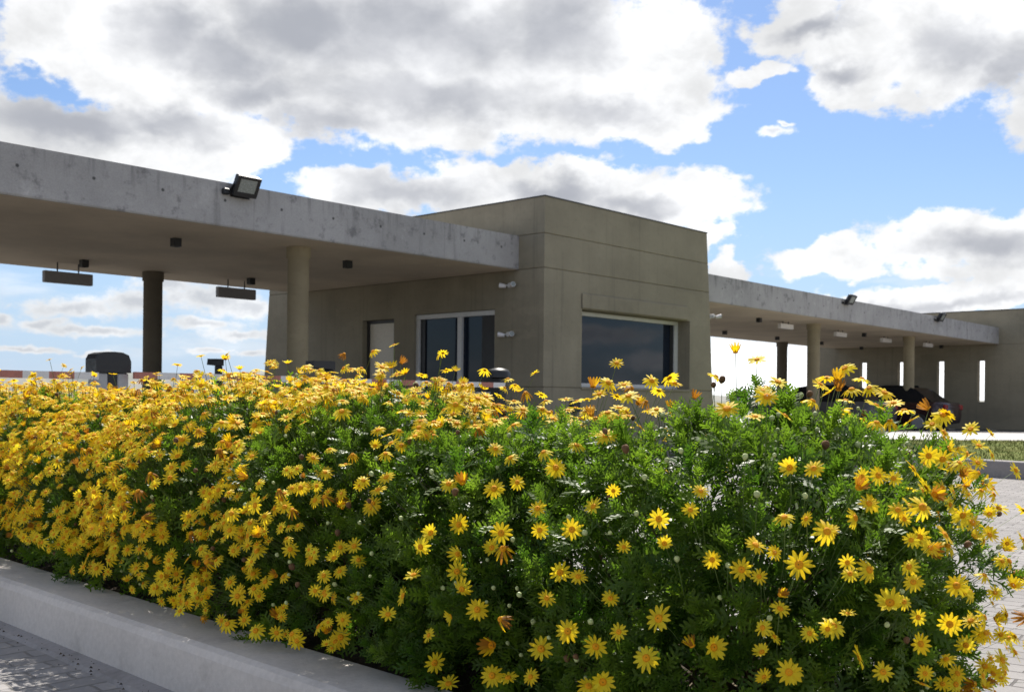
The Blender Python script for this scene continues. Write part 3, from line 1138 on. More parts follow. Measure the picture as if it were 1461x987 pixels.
# ------------------------------------------------------------------ twin wall lamps on the gatehouse
def wall_lamp(label, loc, first=None, rz=0.0):
    if first is None:
        o = empty('wall_lamp', loc, rz)      # local: wall at +x, lamp sticks out to -x; heads spread along y
        mb = MB().box((-0.035, -0.05, -0.04), (0.0, 0.05, 0.04), bev=0.01)
        mb.tube([(-0.02, -0.05, 0), (-0.06, -0.08, 0.0)], 0.012)
        mb.tube([(-0.02, 0.05, 0), (-0.06, 0.08, 0.0)], 0.012)
        mb.build('base_plate', M['white_frame'], o)
        for sy in (-1, 1):
            hb = MB()
            hb.tube([(-0.06, sy * 0.06, -0.02), (-0.085, sy * 0.10, -0.01), (-0.115, sy * 0.155, 0.0)], [0.028, 0.036, 0.044], 14)
            h = hb.build('lamp_head', M['sign_pale'], o)
            MB().tube([(-0.115, sy * 0.156, 0.0), (-0.118, sy * 0.161, 0.0005)], [0.038, 0.037], 14).build('lamp_glass', M['lens'], h)
    else:
        o = copy_tree(first)
        o.location, o.rotation_euler = loc, (0, 0, rz)
    tag(o, label, 'wall lamp', 'white twin-head wall lamps on the gatehouse')
    return o


v_, z_ = hit_u(729, 407, 0)
wl = wall_lamp('white twin-head wall lamp just under the canopy end, the upper one on the side wall', Wp(0, v_, z_), rz=RZ)
v_, z_ = hit_u(727, 477, 0)
wall_lamp('white twin-head wall lamp level with the side window, the lower one on the wall', Wp(0, v_, z_), wl, RZ)
v3 = 1.75
p3 = Wp(lin(U_BOOTH, 2.6) + 0.02, v3, 0)
v_, z_ = hit_u(1023, 452, lin(U_BOOTH, 2.6) + 0.2)
wall_lamp('white wall lamp at the far side of the gatehouse under the right canopy', Wp(lin(U_BOOTH, z_), v_, z_), wl, RZ + math.pi)

# small black box low on the front wall
u_, z_ = hit_v(818, 580, 0)
t = empty('junction_box', Wp(u_, -0.001, z_), RZ)
MB().box((-0.11, -0.07, -0.09), (0.11, 0.0, 0.09), bev=0.015).build('box_cover', M['black'], t)
MB().tube([(0, -0.03, -0.09), (0, -0.03, -z_ + 0.01)], 0.012).build('conduit', M['dark_grey'], t)
tag(t, 'small black box low on the gatehouse front wall below the big window', 'junction box')


# ------------------------------------------------------------------ lane signs and soffit spots
def lane_sign(label, loc, width, drop, mt, grp, first=None, hgt=0.19):
    if first is None:
        o = empty('lane_sign', loc, RZ)      # origin at the soffit
        MB().box((-width / 2, -0.05, -drop - hgt), (width / 2, 0.05, -drop), bev=0.008).build('sign_board', mt, o)
        for sx in (-0.22, 0.22):
            MB().tube([(sx * width, 0, -drop + 0.002), (sx * width, 0, 0)], 0.012).build('rod', M['dark_grey'], o)
    else:
        o = copy_tree(first)
        o.location = loc
    tag(o, label, 'hanging sign', grp)
    return o


def sign_at(px, py, zc, zsof):
    p = hit_z(px, py, zc)
    return Vector((p.x, p.y, zsof - 0.004))


s1 = lane_sign('grey board on two rods under the left canopy, left of the dark column', sign_at(97, 397, 2.86, SOF_L), 0.80, 0.15, M['sign'], 'grey boards hung under the left canopy')
lane_sign('grey board on two rods under the left canopy, between the dark column and the gatehouse', sign_at(337, 418.5, 2.86, SOF_L), 0.8, 0.15, M['sign'], 'grey boards hung under the left canopy', s1)
lab = ['first pale board under the right canopy counted from the gatehouse', 'second pale board under the right canopy counted from the gatehouse',
       'third pale board under the right canopy, left of the front column nearest the end wall', 'fourth pale board under the right canopy, just past the second front column',
       'last pale board under the right canopy, closest to the end wall']
sp = None
for (px, py), lb in zip(((1121, 466), (1199, 477.5), (1264, 486), (1324, 492.5), (1371, 499)), lab):
    o = lane_sign(lb, sign_at(px, py, 2.97, SOF_R), 0.70, 0.07, M['sign_pale'], 'pale boards hung under the right canopy', sp, 0.13)
    sp = sp or o


def spot(label, px, py, zsof, first=None):
    p = hit_z(px, py, zsof - 0.07)
    loc = Vector((p.x, p.y, zsof - 0.004))
    if first is None:
        o = empty('soffit_lamp', loc, RZ)
        mb = MB()
        s = 0.055
        # open-bottomed square can
        mb.box((-s, -s, -0.115), (s, -s + 0.012, 0), bev=0)
        mb.box((-s, s - 0.012, -0.115), (s, s, 0))
        mb.box((-s, -s + 0.0125, -0.115), (-s + 0.012, s - 0.0125, 0))
        mb.box((s - 0.012, -s + 0.0125, -0.115), (s, s - 0.0125, 0))
        mb.build('lamp_can', M['black'], o)
        MB().box((-s + 0.0125, -s + 0.0125, -0.09), (s - 0.0125, s - 0.0125, -0.08)).build('lamp_glass', M['lens'], o)
    else:
        o = copy_tree(first)
        o.location = loc
    tag(o, label, 'ceiling lamp', 'small dark square lamps under the canopies')
    return o


sl = spot('dark square ceiling lamp above the first grey board', 120, 377, SOF_L)
for px, py, zs_, lb in (
        (251, 347, SOF_L, 'dark square ceiling lamp in front of the dark rear column under the left canopy'),
        (358, 402, SOF_L, 'dark square ceiling lamp above the grey board next to the gatehouse'),
        (496, 378, SOF_L, 'dark square ceiling lamp between the pale front column and the gatehouse wall'),
        (1083, 457, SOF_R, 'dark square ceiling lamp under the right canopy, frontmost one before the first column'),
        (1034, 475, SOF_R, 'dark square ceiling lamp under the right canopy beside the gatehouse wall'),
        (1109, 483, SOF_R, 'dark square ceiling lamp just above the thin rear column of the right canopy'),
        (1172, 490, SOF_R, 'dark square ceiling lamp right behind the first front column of the right canopy'),
        (1233, 478, SOF_R, 'dark square ceiling lamp between the second and third pale boards'),
        (1229, 497, SOF_R, 'dark square ceiling lamp above the leftmost slot of the end wall'),
        (1343, 495, SOF_R, 'dark square ceiling lamp between the two pale boards nearest the end wall')):
    spot(lb, px, py, zs_, sl)


# ------------------------------------------------------------------ barriers, kiosks, posts
BOOM_V = -1.44


def boom_mesh(x0, length, z, parent, y=-0.19):
    arm = MB()
    n = int(length / 0.22)
    for k in range(n):
        xa = x0 - k * length / n
        arm.box((xa - length / n, y - 0.016, z - 0.033), (xa, y + 0.016, z + 0.033), mi=k % 2)
    return arm.build('boom', [M['white_band'], M['red']], parent)


z_boom = hit_v(600, 547, BOOM_V)[1]
# 1: in front of the gatehouse, slim post with a domed head
u_a, z_a = hit_v(711, 525, BOOM_V)
o = empty('barrier', Wp(u_a, BOOM_V), RZ)
MB().box((-0.07, -0.09, 0), (0.07, 0.09, z_a - 0.13), bev=0.015).build('cabinet', M['black'], o)
MB().tube([(0, 0, z_a - 0.129), (0, 0, z_a - 0.06), (0, 0, z_a - 0.02), (0, 0, z_a)], [0.165, 0.165, 0.13, 0.05], 20).build('motor_head', M['black'], o)
boom_mesh(-0.08, 3.0, z_boom, o)
tag(o, 'red and white barrier with a domed black head, before the gatehouse side window', 'barrier', 'red and white lane barriers')
# 2: head cantilevered to the left
u_b, z_b = hit_v(467, 515, BOOM_V)
o = empty('barrier', Wp(u_b, BOOM_V), RZ)
MB().box((-0.04, -0.07, 0), (0.05, 0.07, z_b - 0.10), bev=0.01).build('post', M['black'], o)
MB().prism([(0.055, z_b - 0.01), (0.03, z_b), (-0.24, z_b - 0.005), (-0.25, z_b - 0.08), (0.055, z_b - 0.098)], 'y', -0.08, 0.08).build('motor_head', M['black'], o)
boom_mesh(-0.06, 2.4, z_boom + 0.01, o)
tag(o, 'red and white barrier whose black head juts out left, beside the pale canopy column', 'barrier', 'red and white lane barriers')


def reader_post(label, px, py_top, Y, w, flip, first=None):
    p = at(px, py_top, Y)
    top = p.z
    o = empty('card_reader_post', (p.x, p.y, 0), 0.12)
    MB().box((-0.05, -0.05, 0), (0.05, 0.05, top - 0.10), bev=0.01).build('post', M['black'], o)
    MB().prism([(0.065, top), (-w, top), (-w - 0.01, top - 0.09), (-0.05, top - 0.10), (0.065, top - 0.10)], 'y', -0.07, 0.07).build('reader_head', M['black'], o)
    tag(o, label, 'reader post')
    return o


reader_post('black card reader post standing against the sky between the dark column and the gatehouse', 312, 512, 15.5, 0.15, 1)

# 3: wide machine with a black rounded hood, the boom leaving it to the left
u_c, zt = hit_v(155, 502, BOOM_V)
ko = empty('barrier', Wp(u_c, BOOM_V), RZ)
hw_ = 0.175
arc = [(-hw_, zt - 0.20), (-hw_, zt - 0.07), (-hw_ * .86, zt - 0.025), (-hw_ * .5, zt - 0.005), (0, zt), (hw_ * .5, zt - 0.005), (hw_ * .86, zt - 0.03), (hw_, zt - 0.09), (hw_, zt - 0.20)]
MB().prism(arc, 'y', -0.11, 0.11).build('hood', M['black'], ko)
for sx in (-1, 1):
    xs = sorted((sx * 0.05, sx * (hw_ - 0.015)))
    MB().box((xs[0], -0.09, 0.0), (xs[1], 0.09, zt - 0.202), bev=0.012).build('side_panel', M['steel'], ko)
MB().box((-0.048, -0.08, 0.0), (0.048, 0.08, zt - 0.203)).build('center_post', M['black'], ko)
boom_mesh(-hw_ - 0.02, 2.8, z_boom - 0.005, ko)
tag(ko, 'wide grey barrier machine with a rounded black hood, on the left against the sky', 'barrier', 'red and white lane barriers')

# dark-topped bollard and bar seen through the gap right of the gatehouse
p = at(1054, 557, 26)
bo = empty('bollard', (p.x, p.y, 0))
MB().tube([(0, 0, 0), (0, 0, p.z - 0.18)], 0.13, 16).build('shaft', M['sign_pale'], bo)
MB().tube([(0, 0, p.z - 0.179), (0, 0, p.z - 0.03), (0, 0, p.z)], [0.15, 0.15, 0.11], 16).build('cap', M['black'], bo)
tag(bo, 'pale bollard with a black cap in the bright gap beside the gatehouse', 'bollard')
p = at(1068, 569.5, 26)
q = at(1100, 569.5, 26)
ro = empty('handrail', (p.x, p.y, 0))
L_ = (q - p).length
MB().tube([(0, 0, p.z), (L_, 0, p.z)], 0.03, 10).build('rail', M['dark_grey'], ro)
for xx in (0.05, L_ - 0.05):
    MB().tube([(xx, 0, 0), (xx, 0, p.z - 0.02)], 0.022, 8).build('post', M['dark_grey'], ro)
tag(ro, 'thin dark rail between the black-capped bollard and the parked grey car', 'rail')


# ------------------------------------------------------------------ cars
def car(label, loc, rz, paint, suv=False):
    o = empty('parked_car', loc, rz)          # local: nose towards +x
    Lc, Wc, H = 4.3, 1.74, (1.62 if suv else 1.45)
    hw = Wc / 2
    # lower body loft along x: (x, z_bottom, z_top, half width)
    st = [(-2.15, 0.42, 0.80, 0.66), (-2.08, 0.30, 0.95, 0.80), (-1.7, 0.24, 1.00 if not suv else 1.04, 0.86), (-0.9, 0.22, 0.98, 0.87),
          (0.3, 0.22, 0.96, 0.87), (0.95, 0.22, 0.93, 0.87), (1.6, 0.24, 0.84, 0.85), (2.0, 0.30, 0.74, 0.78), (2.14, 0.40, 0.62, 0.66)]
    bm_ = MB()
    n = 10
    vs = []
    for x, zb, zt_, w_ in st:
        zm = (zb + zt_) / 2
        vs += [(x, -w_ * .86, zb), (x, -w_ * .98, zb + .08), (x, -w_, zm), (x, -w_ * .97, zt_ - .06), (x, -w_ * .88, zt_),
               (x, w_ * .88, zt_), (x, w_ * .97, zt_ - .06), (x, w_, zm), (x, w_ * .98, zb + .08), (x, w_ * .86, zb)]
    fs = [(k * n + i, k * n + (i + 1) % n, (k + 1) * n + (i + 1) % n, (k + 1) * n + i) for k in range(len(st) - 1) for i in range(n)]
    fs += [tuple(range(n)), tuple((len(st) - 1) * n + i for i in range(n - 1, -1, -1))]
    bm_.add(vs, fs, 0, True)
    # cabin: roof skin and pillars as a loft
    xr0 = -1.95 if suv else -1.75
    cab = [(xr0, 0.97, 0.02), (xr0 + (0.22 if suv else 0.55), H - 0.08, 0.11), (xr0 + 0.75, H, 0.15), (-0.1, H, 0.15), (0.35, H - 0.08, 0.13), (1.05, 0.93, 0.02)]
    vs = []
    for x, z, ins in cab:
        w_ = hw - 0.06 - ins
        vs += [(x, -w_, z), (x, w_, z)]
    bm_.add(vs, [(2 * k, 2 * k + 1, 2 * k + 3, 2 * k + 2) for k in range(1, 4)], 0, True)
    body = bm_.build('body', paint, o)
    gl = MB()
    pts = {i: ((x, -(hw - 0.06 - ins), z), (x, (hw - 0.06 - ins), z)) for i, (x, z, ins) in enumerate(cab)}
    gl.add([*pts[0], *pts[1]], [(0, 1, 3, 2)])
    gl.build('rear_window', M['car_glass'], o)
    gl = MB()
    gl.add([*pts[4], *pts[5]], [(0, 1, 3, 2)])
    gl.build('windscreen', M['car_glass'], o)
    for s in (0, 1):
        gl = MB()
        gl.add([pts[i][s] for i in range(6)], [tuple(range(6))])
        gl.build('side_window', M['car_glass'], o)
        sy = -1 if s == 0 else 1
        pl = MB()
        for xp in (-0.55, ):
            pl.box((xp - .05, sy * (hw - 0.10) - .012, 0.95), (xp + .05, sy * (hw - 0.10) + .012, 1.0))
        mr = MB().box((0.72, sy * (hw + 0.06) - 0.09, 0.93), (0.86, sy * (hw + 0.06) + 0.09, 1.07), bev=0.03).build('mirror', paint, o)
        for xw in (-1.32, 1.35):
            wh = MB().tube([(xw, sy * 0.68, 0.31), (xw, sy * 0.70, 0.31), (xw, sy * 0.86, 0.31), (xw, sy * 0.885, 0.31)], [0.27, 0.31, 0.31, 0.27], 24, smooth=True).build('wheel', M['rubber'], o)
            MB().tube([(xw, sy * 0.886, 0.31), (xw, sy * 0.90, 0.31)], [0.20, 0.17], 20).build('rim', M['steel'], wh)
        MB().box((1.90, sy * 0.60 - 0.14, 0.58), (2.10, sy * 0.60 + 0.14, 0.70), bev=0.03).build('headlight', M['lens'], o)
        MB().box((-2.16, sy * 0.66 - 0.12, 0.72), (-2.04, sy * 0.66 + 0.12, 0.90), bev=0.03).build('taillight', M['tail'], o)
    tag(o, label, 'car', 'cars standing under the right canopy')
    return o


p = at(1165, 560, 31.0)
car('grey car with a dark roof parked beside the thin rear column of the right canopy', (p.x, p.y, 0), RZ + math.pi / 2 + 0.15, M['car_grey'])
p = at(1268, 560, 35)
car('dark wine car in the lane between the two front columns', (p.x, p.y, 0), RZ + math.pi / 2, M['car_wine'])
p = at(1312, 560, 40.5)
car('black car close to the slotted end wall, its windscreen sloping to the right', (p.x, p.y, 0), RZ - math.pi / 2 + 0.35, M['car_black'], True)

# ------------------------------------------------------------------ daisy bushes

def leaf_template(nl):
    """one lobed leaf, base at the origin, pointing along +x, face up +z; triangles"""
    v, f = [], []
    Lf = 0.066
    ribs = [(0, 0.0015), (0.35, 0.0042), (0.7, 0.0044), (1.0, 0.0010)]
    for tt, w in ribs:
        x = tt * Lf
        z = 0.010 * math.sin(tt * 2.2) - 0.006 * tt * tt
        v += [(x, -w, z), (x, w, z)]
    for k in range(3):
        a = 2 * k
        f += [(a, a + 2, a + 3), (a, a + 3, a + 1)]
    for k in range(nl):
        tt = 0.30 + 0.62 * k / max(1, nl - 1)
        x = tt * Lf
        z = 0.010 * math.sin(tt * 2.2) - 0.006 * tt * tt
        ll = 0.021 * (1 - 0.45 * abs(tt - 0.55) / 0.45)
        for s in (-1, 1):
            o = len(v)
            v += [(x - 0.0028, s * 0.001, z), (x + 0.0028, s * 0.001, z),
                  (x + ll * 0.55 + 0.0034, s * ll * 0.72, z + 0.003), (x + ll * 0.62, s * ll * 0.98, z + 0.002), (x + ll * 0.50 - 0.0033, s * ll * 0.76, z + 0.003)]
            f += [(o, o + 1, o + 2), (o, o + 2, o + 4), (o + 4, o + 2, o + 3)]
    return np.array(v), np.array(f)


def rot_to(dirs, roll):
    """rotation matrices (N,3,3) carrying +z onto dirs with a spin"""
    z = dirs / np.linalg.norm(dirs, axis=1, keepdims=True)
    ref = np.where(np.abs(z[:, 2:3]) < 0.9, np.array([[0, 0, 1.0]]), np.array([[1.0, 0, 0]]))
    x = np.cross(ref, z)
    x /= np.linalg.norm(x, axis=1, keepdims=True)
    y = np.cross(z, x)
    c, s = np.cos(roll)[:, None], np.sin(roll)[:, None]
    return np.stack([x * c + y * s, -x * s + y * c, z], axis=2)


def shoot_template(nleaf, nl, seed):
    r = np.random.default_rng(seed)
    lv, lf = leaf_template(nl)
    V, Fc = [], []
    for k in range(nleaf):
        a = k * 2.4 + r.uniform(-.3, .3)
        up = math.radians(75 - 62 * (1 - k / nleaf) + r.uniform(-8, 8))      # top leaves upright, lower ones spread
        sc = r.uniform(0.75, 1.1) * (0.6 + 0.5 * (1 - k / nleaf))
        h = 0.055 * k / nleaf
        tw = r.uniform(-.5, .5)
        q = lv * sc
        ct, st = math.cos(tw), math.sin(tw)
        q = np.stack([q[:, 0], q[:, 1] * ct - q[:, 2] * st, q[:, 1] * st + q[:, 2] * ct], 1)
        cu, su = math.cos(up), math.sin(up)
        q = np.stack([q[:, 0] * cu - q[:, 2] * su, q[:, 1], q[:, 0] * su + q[:, 2] * cu], 1)
        ca, sa = math.cos(a), math.sin(a)
        q = np.stack([q[:, 0] * ca - q[:, 1] * sa, q[:, 0] * sa + q[:, 1] * ca, q[:, 2] + h], 1)
        Fc.append(lf + len(lv) * k)
        V.append(q)
    return np.concatenate(V), np.concatenate(Fc)


SHOOTS_FINE = [shoot_template(11, 4, s) for s in range(4)]
SHOOTS_MID = [shoot_template(9, 3, s + 10) for s in range(4)]


def place_many(templ_v, templ_f, pos, dirs, roll, scale):
    R = rot_to(dirs, roll)
    P = np.einsum('nij,vj->nvi', R, templ_v) * scale[:, None, None] + pos[:, None, :]
    n, k = len(pos), len(templ_v)
    Fc = templ_f[None] + (np.arange(n) * k)[:, None, None]
    return P.reshape(-1, 3), Fc.reshape(-1, templ_f.shape[1])


# flowers ------------------------------------------------------------
def petals_np(npet, cup, droop, seed, rows=4):
    """quads of the ray petals; flower faces +z"""
    r = np.random.default_rng(seed)
    V, Q = [], []
    R = [0.0045, 0.0125, 0.0205, 0.0275] if rows == 4 else [0.0045, 0.0165, 0.0275]
    Wd = [0.0017, 0.0033, 0.0037, 0.0014] if rows == 4 else [0.0018, 0.0039, 0.0016]
    for k in range(npet):
        a = 2 * math.pi * k / npet + r.uniform(-.09, .09)
        ln = r.uniform(0.86, 1.08)
        cp = cup + r.uniform(-.12, .12)
        tw = r.uniform(-.35, .35)
        cols = (-1, 0, 1) if rows == 4 else (-1, 1)
        o = len(V)
        for i, (rr, w) in enumerate(zip(R, Wd)):
            tt = (rr - R[0]) / (R[-1] - R[0])
            x = R[0] + (rr - R[0]) * ln * math.cos(cp)
            z = (rr - R[0]) * ln * math.sin(cp) - droop * tt * tt * 0.012
            for c in cols:
                yy = c * w
                zz = z - (0.0009 * (1 - abs(c)) if rows == 4 else 0) + yy * math.sin(tw)
                xx = x + (0.0012 if (c == 0 and i == len(R) - 1) else 0)
                V.append((xx * math.cos(a) - yy * math.sin(a), xx * math.sin(a) + yy * math.cos(a), zz))
        nc = len(cols)
        for i in range(len(R) - 1):
            for c in range(nc - 1):
                b0 = o + i * nc + c
                Q.append((b0, b0 + nc, b0 + nc + 1, b0 + 1))
    return np.array(V), np.array(Q)


def disc_np(nseg=12, rad=0.0080):
    V, Q = [], []
    rings = [(rad, -0.001), (rad * 0.95, 0.0022), (rad * 0.6, 0.0040), (rad * 0.15, 0.0036)]
    for rr, z in rings:
        for k in range(nseg):
            V.append((rr * math.cos(6.2832 * k / nseg), rr * math.sin(6.2832 * k / nseg), z))
    for i in range(len(rings) - 1):
        for k in range(nseg):
            j = (k + 1) % nseg
            Q.append((i * nseg + k, i * nseg + j, (i + 1) * nseg + j, (i + 1) * nseg + k))
    return np.array(V), np.array(Q)


FL_VARS = [(13, 0.10, 0.3), (12, 0.22, 0.4), (14, 0.02, 0.5), (13, -0.08, 0.6), (11, 0.35, 0.3), (12, 0.05, 0.2), (13, 0.62, 0.0), (12, -0.25, 0.8), (11, 0.95, -0.6), (10, -0.5, 1.6)]
FLOWER_ME, FLOWER_FAR = [], []
dv, dq = disc_np()
dsv, dsq = disc_np(6)
for i, (npet, cup, dr_) in enumerate(FL_VARS):
    v, q = petals_np(npet, cup, dr_, 40 + i)
    o = np_mesh('flower', v, q, M['petal'], tint=np.repeat(np.clip(rng.normal(0.2 + 0.6 * ((i * 37) % 8) / 8, 0.18, npet), 0, 1) if i < 8 else rng.uniform(-0.45, 0.1, npet), len(v) // npet), smooth=True)
    FLOWER_ME.append(o.data)
    bpy.data.objects.remove(o)
    v, q = petals_np(npet, cup, dr_, 40 + i, rows=3)
    FLOWER_FAR.append((np.concatenate([v, dsv]), np.concatenate([q, dsq + len(v)]), np.concatenate([np.zeros(len(q)), np.ones(len(dsq))])))
o = np_mesh('flower_disc', dv, dq, M['disc'], smooth=True)
DISC_ME = o.data
bpy.data.objects.remove(o)


def bud_np():
    V, Q = [], []
    n = 6
    rings = [(0.0015, -0.006), (0.0045, -0.003), (0.0055, 0.001), (0.004, 0.0045), (0.0008, 0.006)]
    for rr, z in rings:
        for k in range(n):
            V.append((rr * math.cos(6.2832 * k / n), rr * math.sin(6.2832 * k / n), z))
    for i in range(len(rings) - 1):
        for k in range(n):
            j = (k + 1) % n
            Q.append((i * n + k, i * n + j, (i + 1) * n + j, (i + 1) * n + k))
    return np.array(V), np.array(Q)


BUD = bud_np()


class Bush:
    def __init__(s, t, off, rad, hz, zc, seed):
        c = KB + KN * off + KD * t
        s.c = np.array([c.x, c.y, zc])
        s.r = np.array([rad[0], rad[1], hz])          # along the row, across, height
        s.rs = np.random.default_rng(seed)
        s.e = 3.6 if seed == 100 else 2.7
        s.ph = s.rs.uniform(0, 6.28, (6,))

    def axes(s):
        return np.array([[KD.x, KD.y, 0], [KN.x, KN.y, 0], [0, 0, 1.0]])

    def lump(s, d):
        p = s.ph
        return 1 + 0.05 * np.sin(4 * d[:, 0] + p[0]) * np.sin(4 * d[:, 1] + p[1]) + 0.045 * np.sin(7 * d[:, 2] + 5 * d[:, 0] + p[2]) + 0.04 * np.sin(9 * d[:, 1] - 6 * d[:, 2] + p[3])

    def radius(s, d):
        """distance to the bush's skin along unit directions d (row, across, up): boxy ellipsoid"""
        e = s.e
        q = (np.abs(d / s.r) ** e).sum(1) ** (-1 / e)
        return q * s.lump(d)

    def implicit(s, P):
        L = (P - s.c) @ s.axes().T
        ln = np.linalg.norm(L, axis=1)
        return ln / np.maximum(1e-6, s.radius(L / np.maximum(ln, 1e-6)[:, None]))

    def world(s, d, rho):
        return s.c + (d * (s.radius(d) * rho)[:, None]) @ s.axes()

    def wdir(s, d):
        n = np.sign(d) * np.abs(d / s.r) ** 1.5
        n /= np.linalg.norm(n, axis=1, keepdims=True)
        return n @ s.axes()


def rand_dirs(rs, n, zmin=-0.55):
    d = rs.normal(size=(n * 3 + 24, 3))
    d /= np.linalg.norm(d, axis=1, keepdims=True)
    d = d[d[:, 2] > zmin][:n]
    return d


# t along the row (towards the right-hand end), flower counts, how full the foliage is
SPEC = [
    dict(t=0.90, rad=(0.52, 0.52), hz=0.50, zc=0.41, shoots=1750, flowers=60, fine=True,
         label='daisy bush at the right-hand end of the row, open large flowers beside the sunlit paving'),
    dict(t=0.22, rad=(0.52, 0.5), hz=0.46, zc=0.4, shoots=1450, flowers=110, fine=True,
         label='leafy daisy bush with well-spaced flowers below the gatehouse corner and its big front window'),
    dict(t=-0.50, rad=(0.56, 0.53), hz=0.52, zc=0.41, shoots=1200, flowers=620, fine=True,
         label='daisy bush with clumped flowers spilling over the kerb below the gatehouse door and side window'),
    dict(t=-1.30, rad=(0.58, 0.54), hz=0.50, zc=0.43, shoots=850, flowers=1000, fine=False,
         label='daisy bush crowded with flowers below the pale front column of the left canopy'),
    dict(t=-2.1, rad=(0.6, 0.54), hz=0.475, zc=0.42, shoots=800, flowers=1150, fine=False,
         label='daisy bush crowded with flowers below the dark rear column of the left canopy'),
    dict(t=-3.02, rad=(0.62, 0.54), hz=0.47, zc=0.42, shoots=750, flowers=1250, fine=False,
         label='daisy bush crowded with flowers below the black-hooded barrier machine'),
    dict(t=-4.0, rad=(0.64, 0.54), hz=0.485, zc=0.42, shoots=700, flowers=1250, fine=False,
         label='daisy bush crowded with flowers cut by the left edge, nearest the kerb there'),
    dict(t=-5.05, rad=(0.66, 0.54), hz=0.485, zc=0.42, shoots=650, flowers=1100, fine=False,
         label='daisy bush only glimpsed behind the leftmost flower-crowded bush of the row'),
]
BUSHES = []
for i, sp_ in enumerate(SPEC):
    b = Bush(sp_['t'], 0.44, sp_['rad'], sp_['hz'], sp_['zc'], 100 + i)
    BUSHES.append(b)

# flowers read off the picture (centre and width in its pixels); they sit on the bush skin along that sight line
HAND = [(1140, 805, 43), (1270, 860, 46), (1290, 858, 26), (1127, 667, 34), (1161, 668, 30), (1078, 777, 34), (1016, 798, 28), (1058, 812, 34), (922, 938, 40),
        (940, 882, 44), (1018, 923, 42), (988, 921, 30), (1225, 937, 40), (1130, 955, 36), (1260, 958, 32), (702, 920, 46), (772, 925, 38), (850, 922, 37), (810, 900, 35), (883, 901, 28),
        (715, 760, 34), (770, 756, 27), (816, 755, 33), (767, 725, 27), (681, 869, 33), (643, 879, 28), (799, 816, 34), (825, 822, 28), (871, 853, 27), (780, 853, 27),
        (1088, 895, 28), (1087, 930, 30), (1155, 903, 27), (1181, 897, 27), (1314, 918, 34), (1355, 890, 36), (1385, 885, 30), (1365, 835, 36), (1297, 808, 30), (1303, 830, 30),
        (1209, 802, 24), (1213, 818, 26), (1113, 848, 24), (1113, 868, 32), (1119, 737, 32), (1240, 718, 30), (1230, 680, 28), (1253, 678, 30), (1275, 682, 26), (1281, 727, 28),
        (940, 740, 33), (985, 727, 26), (948, 775, 26), (793, 667, 32), (655, 748, 30), (653, 790, 28), (652, 815, 32), (659, 840, 30), (620, 945, 34), (702, 963, 34), (725, 966, 30), (757, 965, 26),
        (860, 972, 40), (840, 978, 34), (640, 975, 34), (1325, 650, 30), (1345, 655, 32), (1362, 663, 30), (1333, 705, 36), (1374, 735, 32), (1390, 765, 30), (1300, 770, 24), (1290, 740, 22),
        (1105, 788, 18), (1083, 822, 18), (1150, 740, 20), (1186, 756, 18), (1310, 880, 18), (1210, 875, 18), (1090, 965, 26), (1000, 700, 22), (875, 700, 20), (890, 780, 20),
        (738, 688, 24), (707, 640, 24), (660, 688, 32), (640, 690, 28), (1400, 905, 30), (1378, 920, 30), (1405, 950, 30), (1390, 975, 28), (1420, 845, 24), (1430, 800, 24), (1412, 760, 24),
        (1437, 775, 20), (1428, 905, 24), (1350, 940, 28), (1366, 960, 28), (1345, 975, 26), (1320, 960, 24), (600, 780, 30), (615, 760, 30), (590, 820, 30), (575, 850, 30)]
# tall ones standing over the skyline: pixel, distance
TALL = [(1080, 513, 2.75), (1022, 537, 2.9), (880, 518, 3.15), (868, 546, 3.1), (846, 552, 3.1), (855, 562, 3.1), (890, 549, 3.1), (902, 553, 3.05), (930, 543, 3.1), (955, 539, 3.05), (963, 547, 3.05), (940, 557, 3.0),
        (990, 568, 3.0), (880, 565, 3.1), (838, 570, 3.1), (1180, 539, 2.65), (1170, 548, 2.6), (1195, 542, 2.65), (1183, 560, 2.55), (1110, 545, 2.7), (1120, 593, 2.5), (1200, 585, 2.5), (1215, 555, 2.6), (1240, 553, 2.65), (1262, 560, 2.6),
        (1250, 578, 2.55), (1275, 575, 2.6), (1290, 585, 2.6), (1325, 583, 2.65), (1345, 592, 2.65), (1352, 590, 2.65), (1385, 612, 2.75), (1300, 600, 2.6), (1270, 600, 2.55), (1330, 605, 2.65), (1230, 540, 2.7), (1205, 525, 2.7),
        (532, 501, 4.3), (572, 518, 4.2), (637, 528, 4.0), (602, 535, 4.1), (566, 533, 4.2), (516, 525, 4.3), (490, 525, 4.4), (455, 528, 4.6), (660, 545, 4.0), (735, 549, 3.8), (720, 553, 3.8), (750, 560, 3.7),
        (1340, 640, 2.6), (1365, 640, 2.6), (1380, 650, 2.7), (1395, 660, 2.7), (1405, 690, 2.7), (1418, 705, 2.65), (1425, 725, 2.6), (1440, 800, 2.45), (1445, 835, 2.4), (1448, 930, 2.35)]


def cam_hit(px, py):
    """nearest bush skin met by the sight line"""
    d = np.array(ray(px, py))
    ts = np.linspace(1.2, 7.5, 420)
    P = np.array(CAM)[None] + d[None] * ts[:, None]
    best = None
    for i, b in enumerate(BUSHES):
        im = b.implicit(P)
        k = np.argmax(im < 1.13)
        if im[k] < 1.13 and (best is None or ts[k] < best[0]):
            best = (ts[k], i, P[k])
    return best


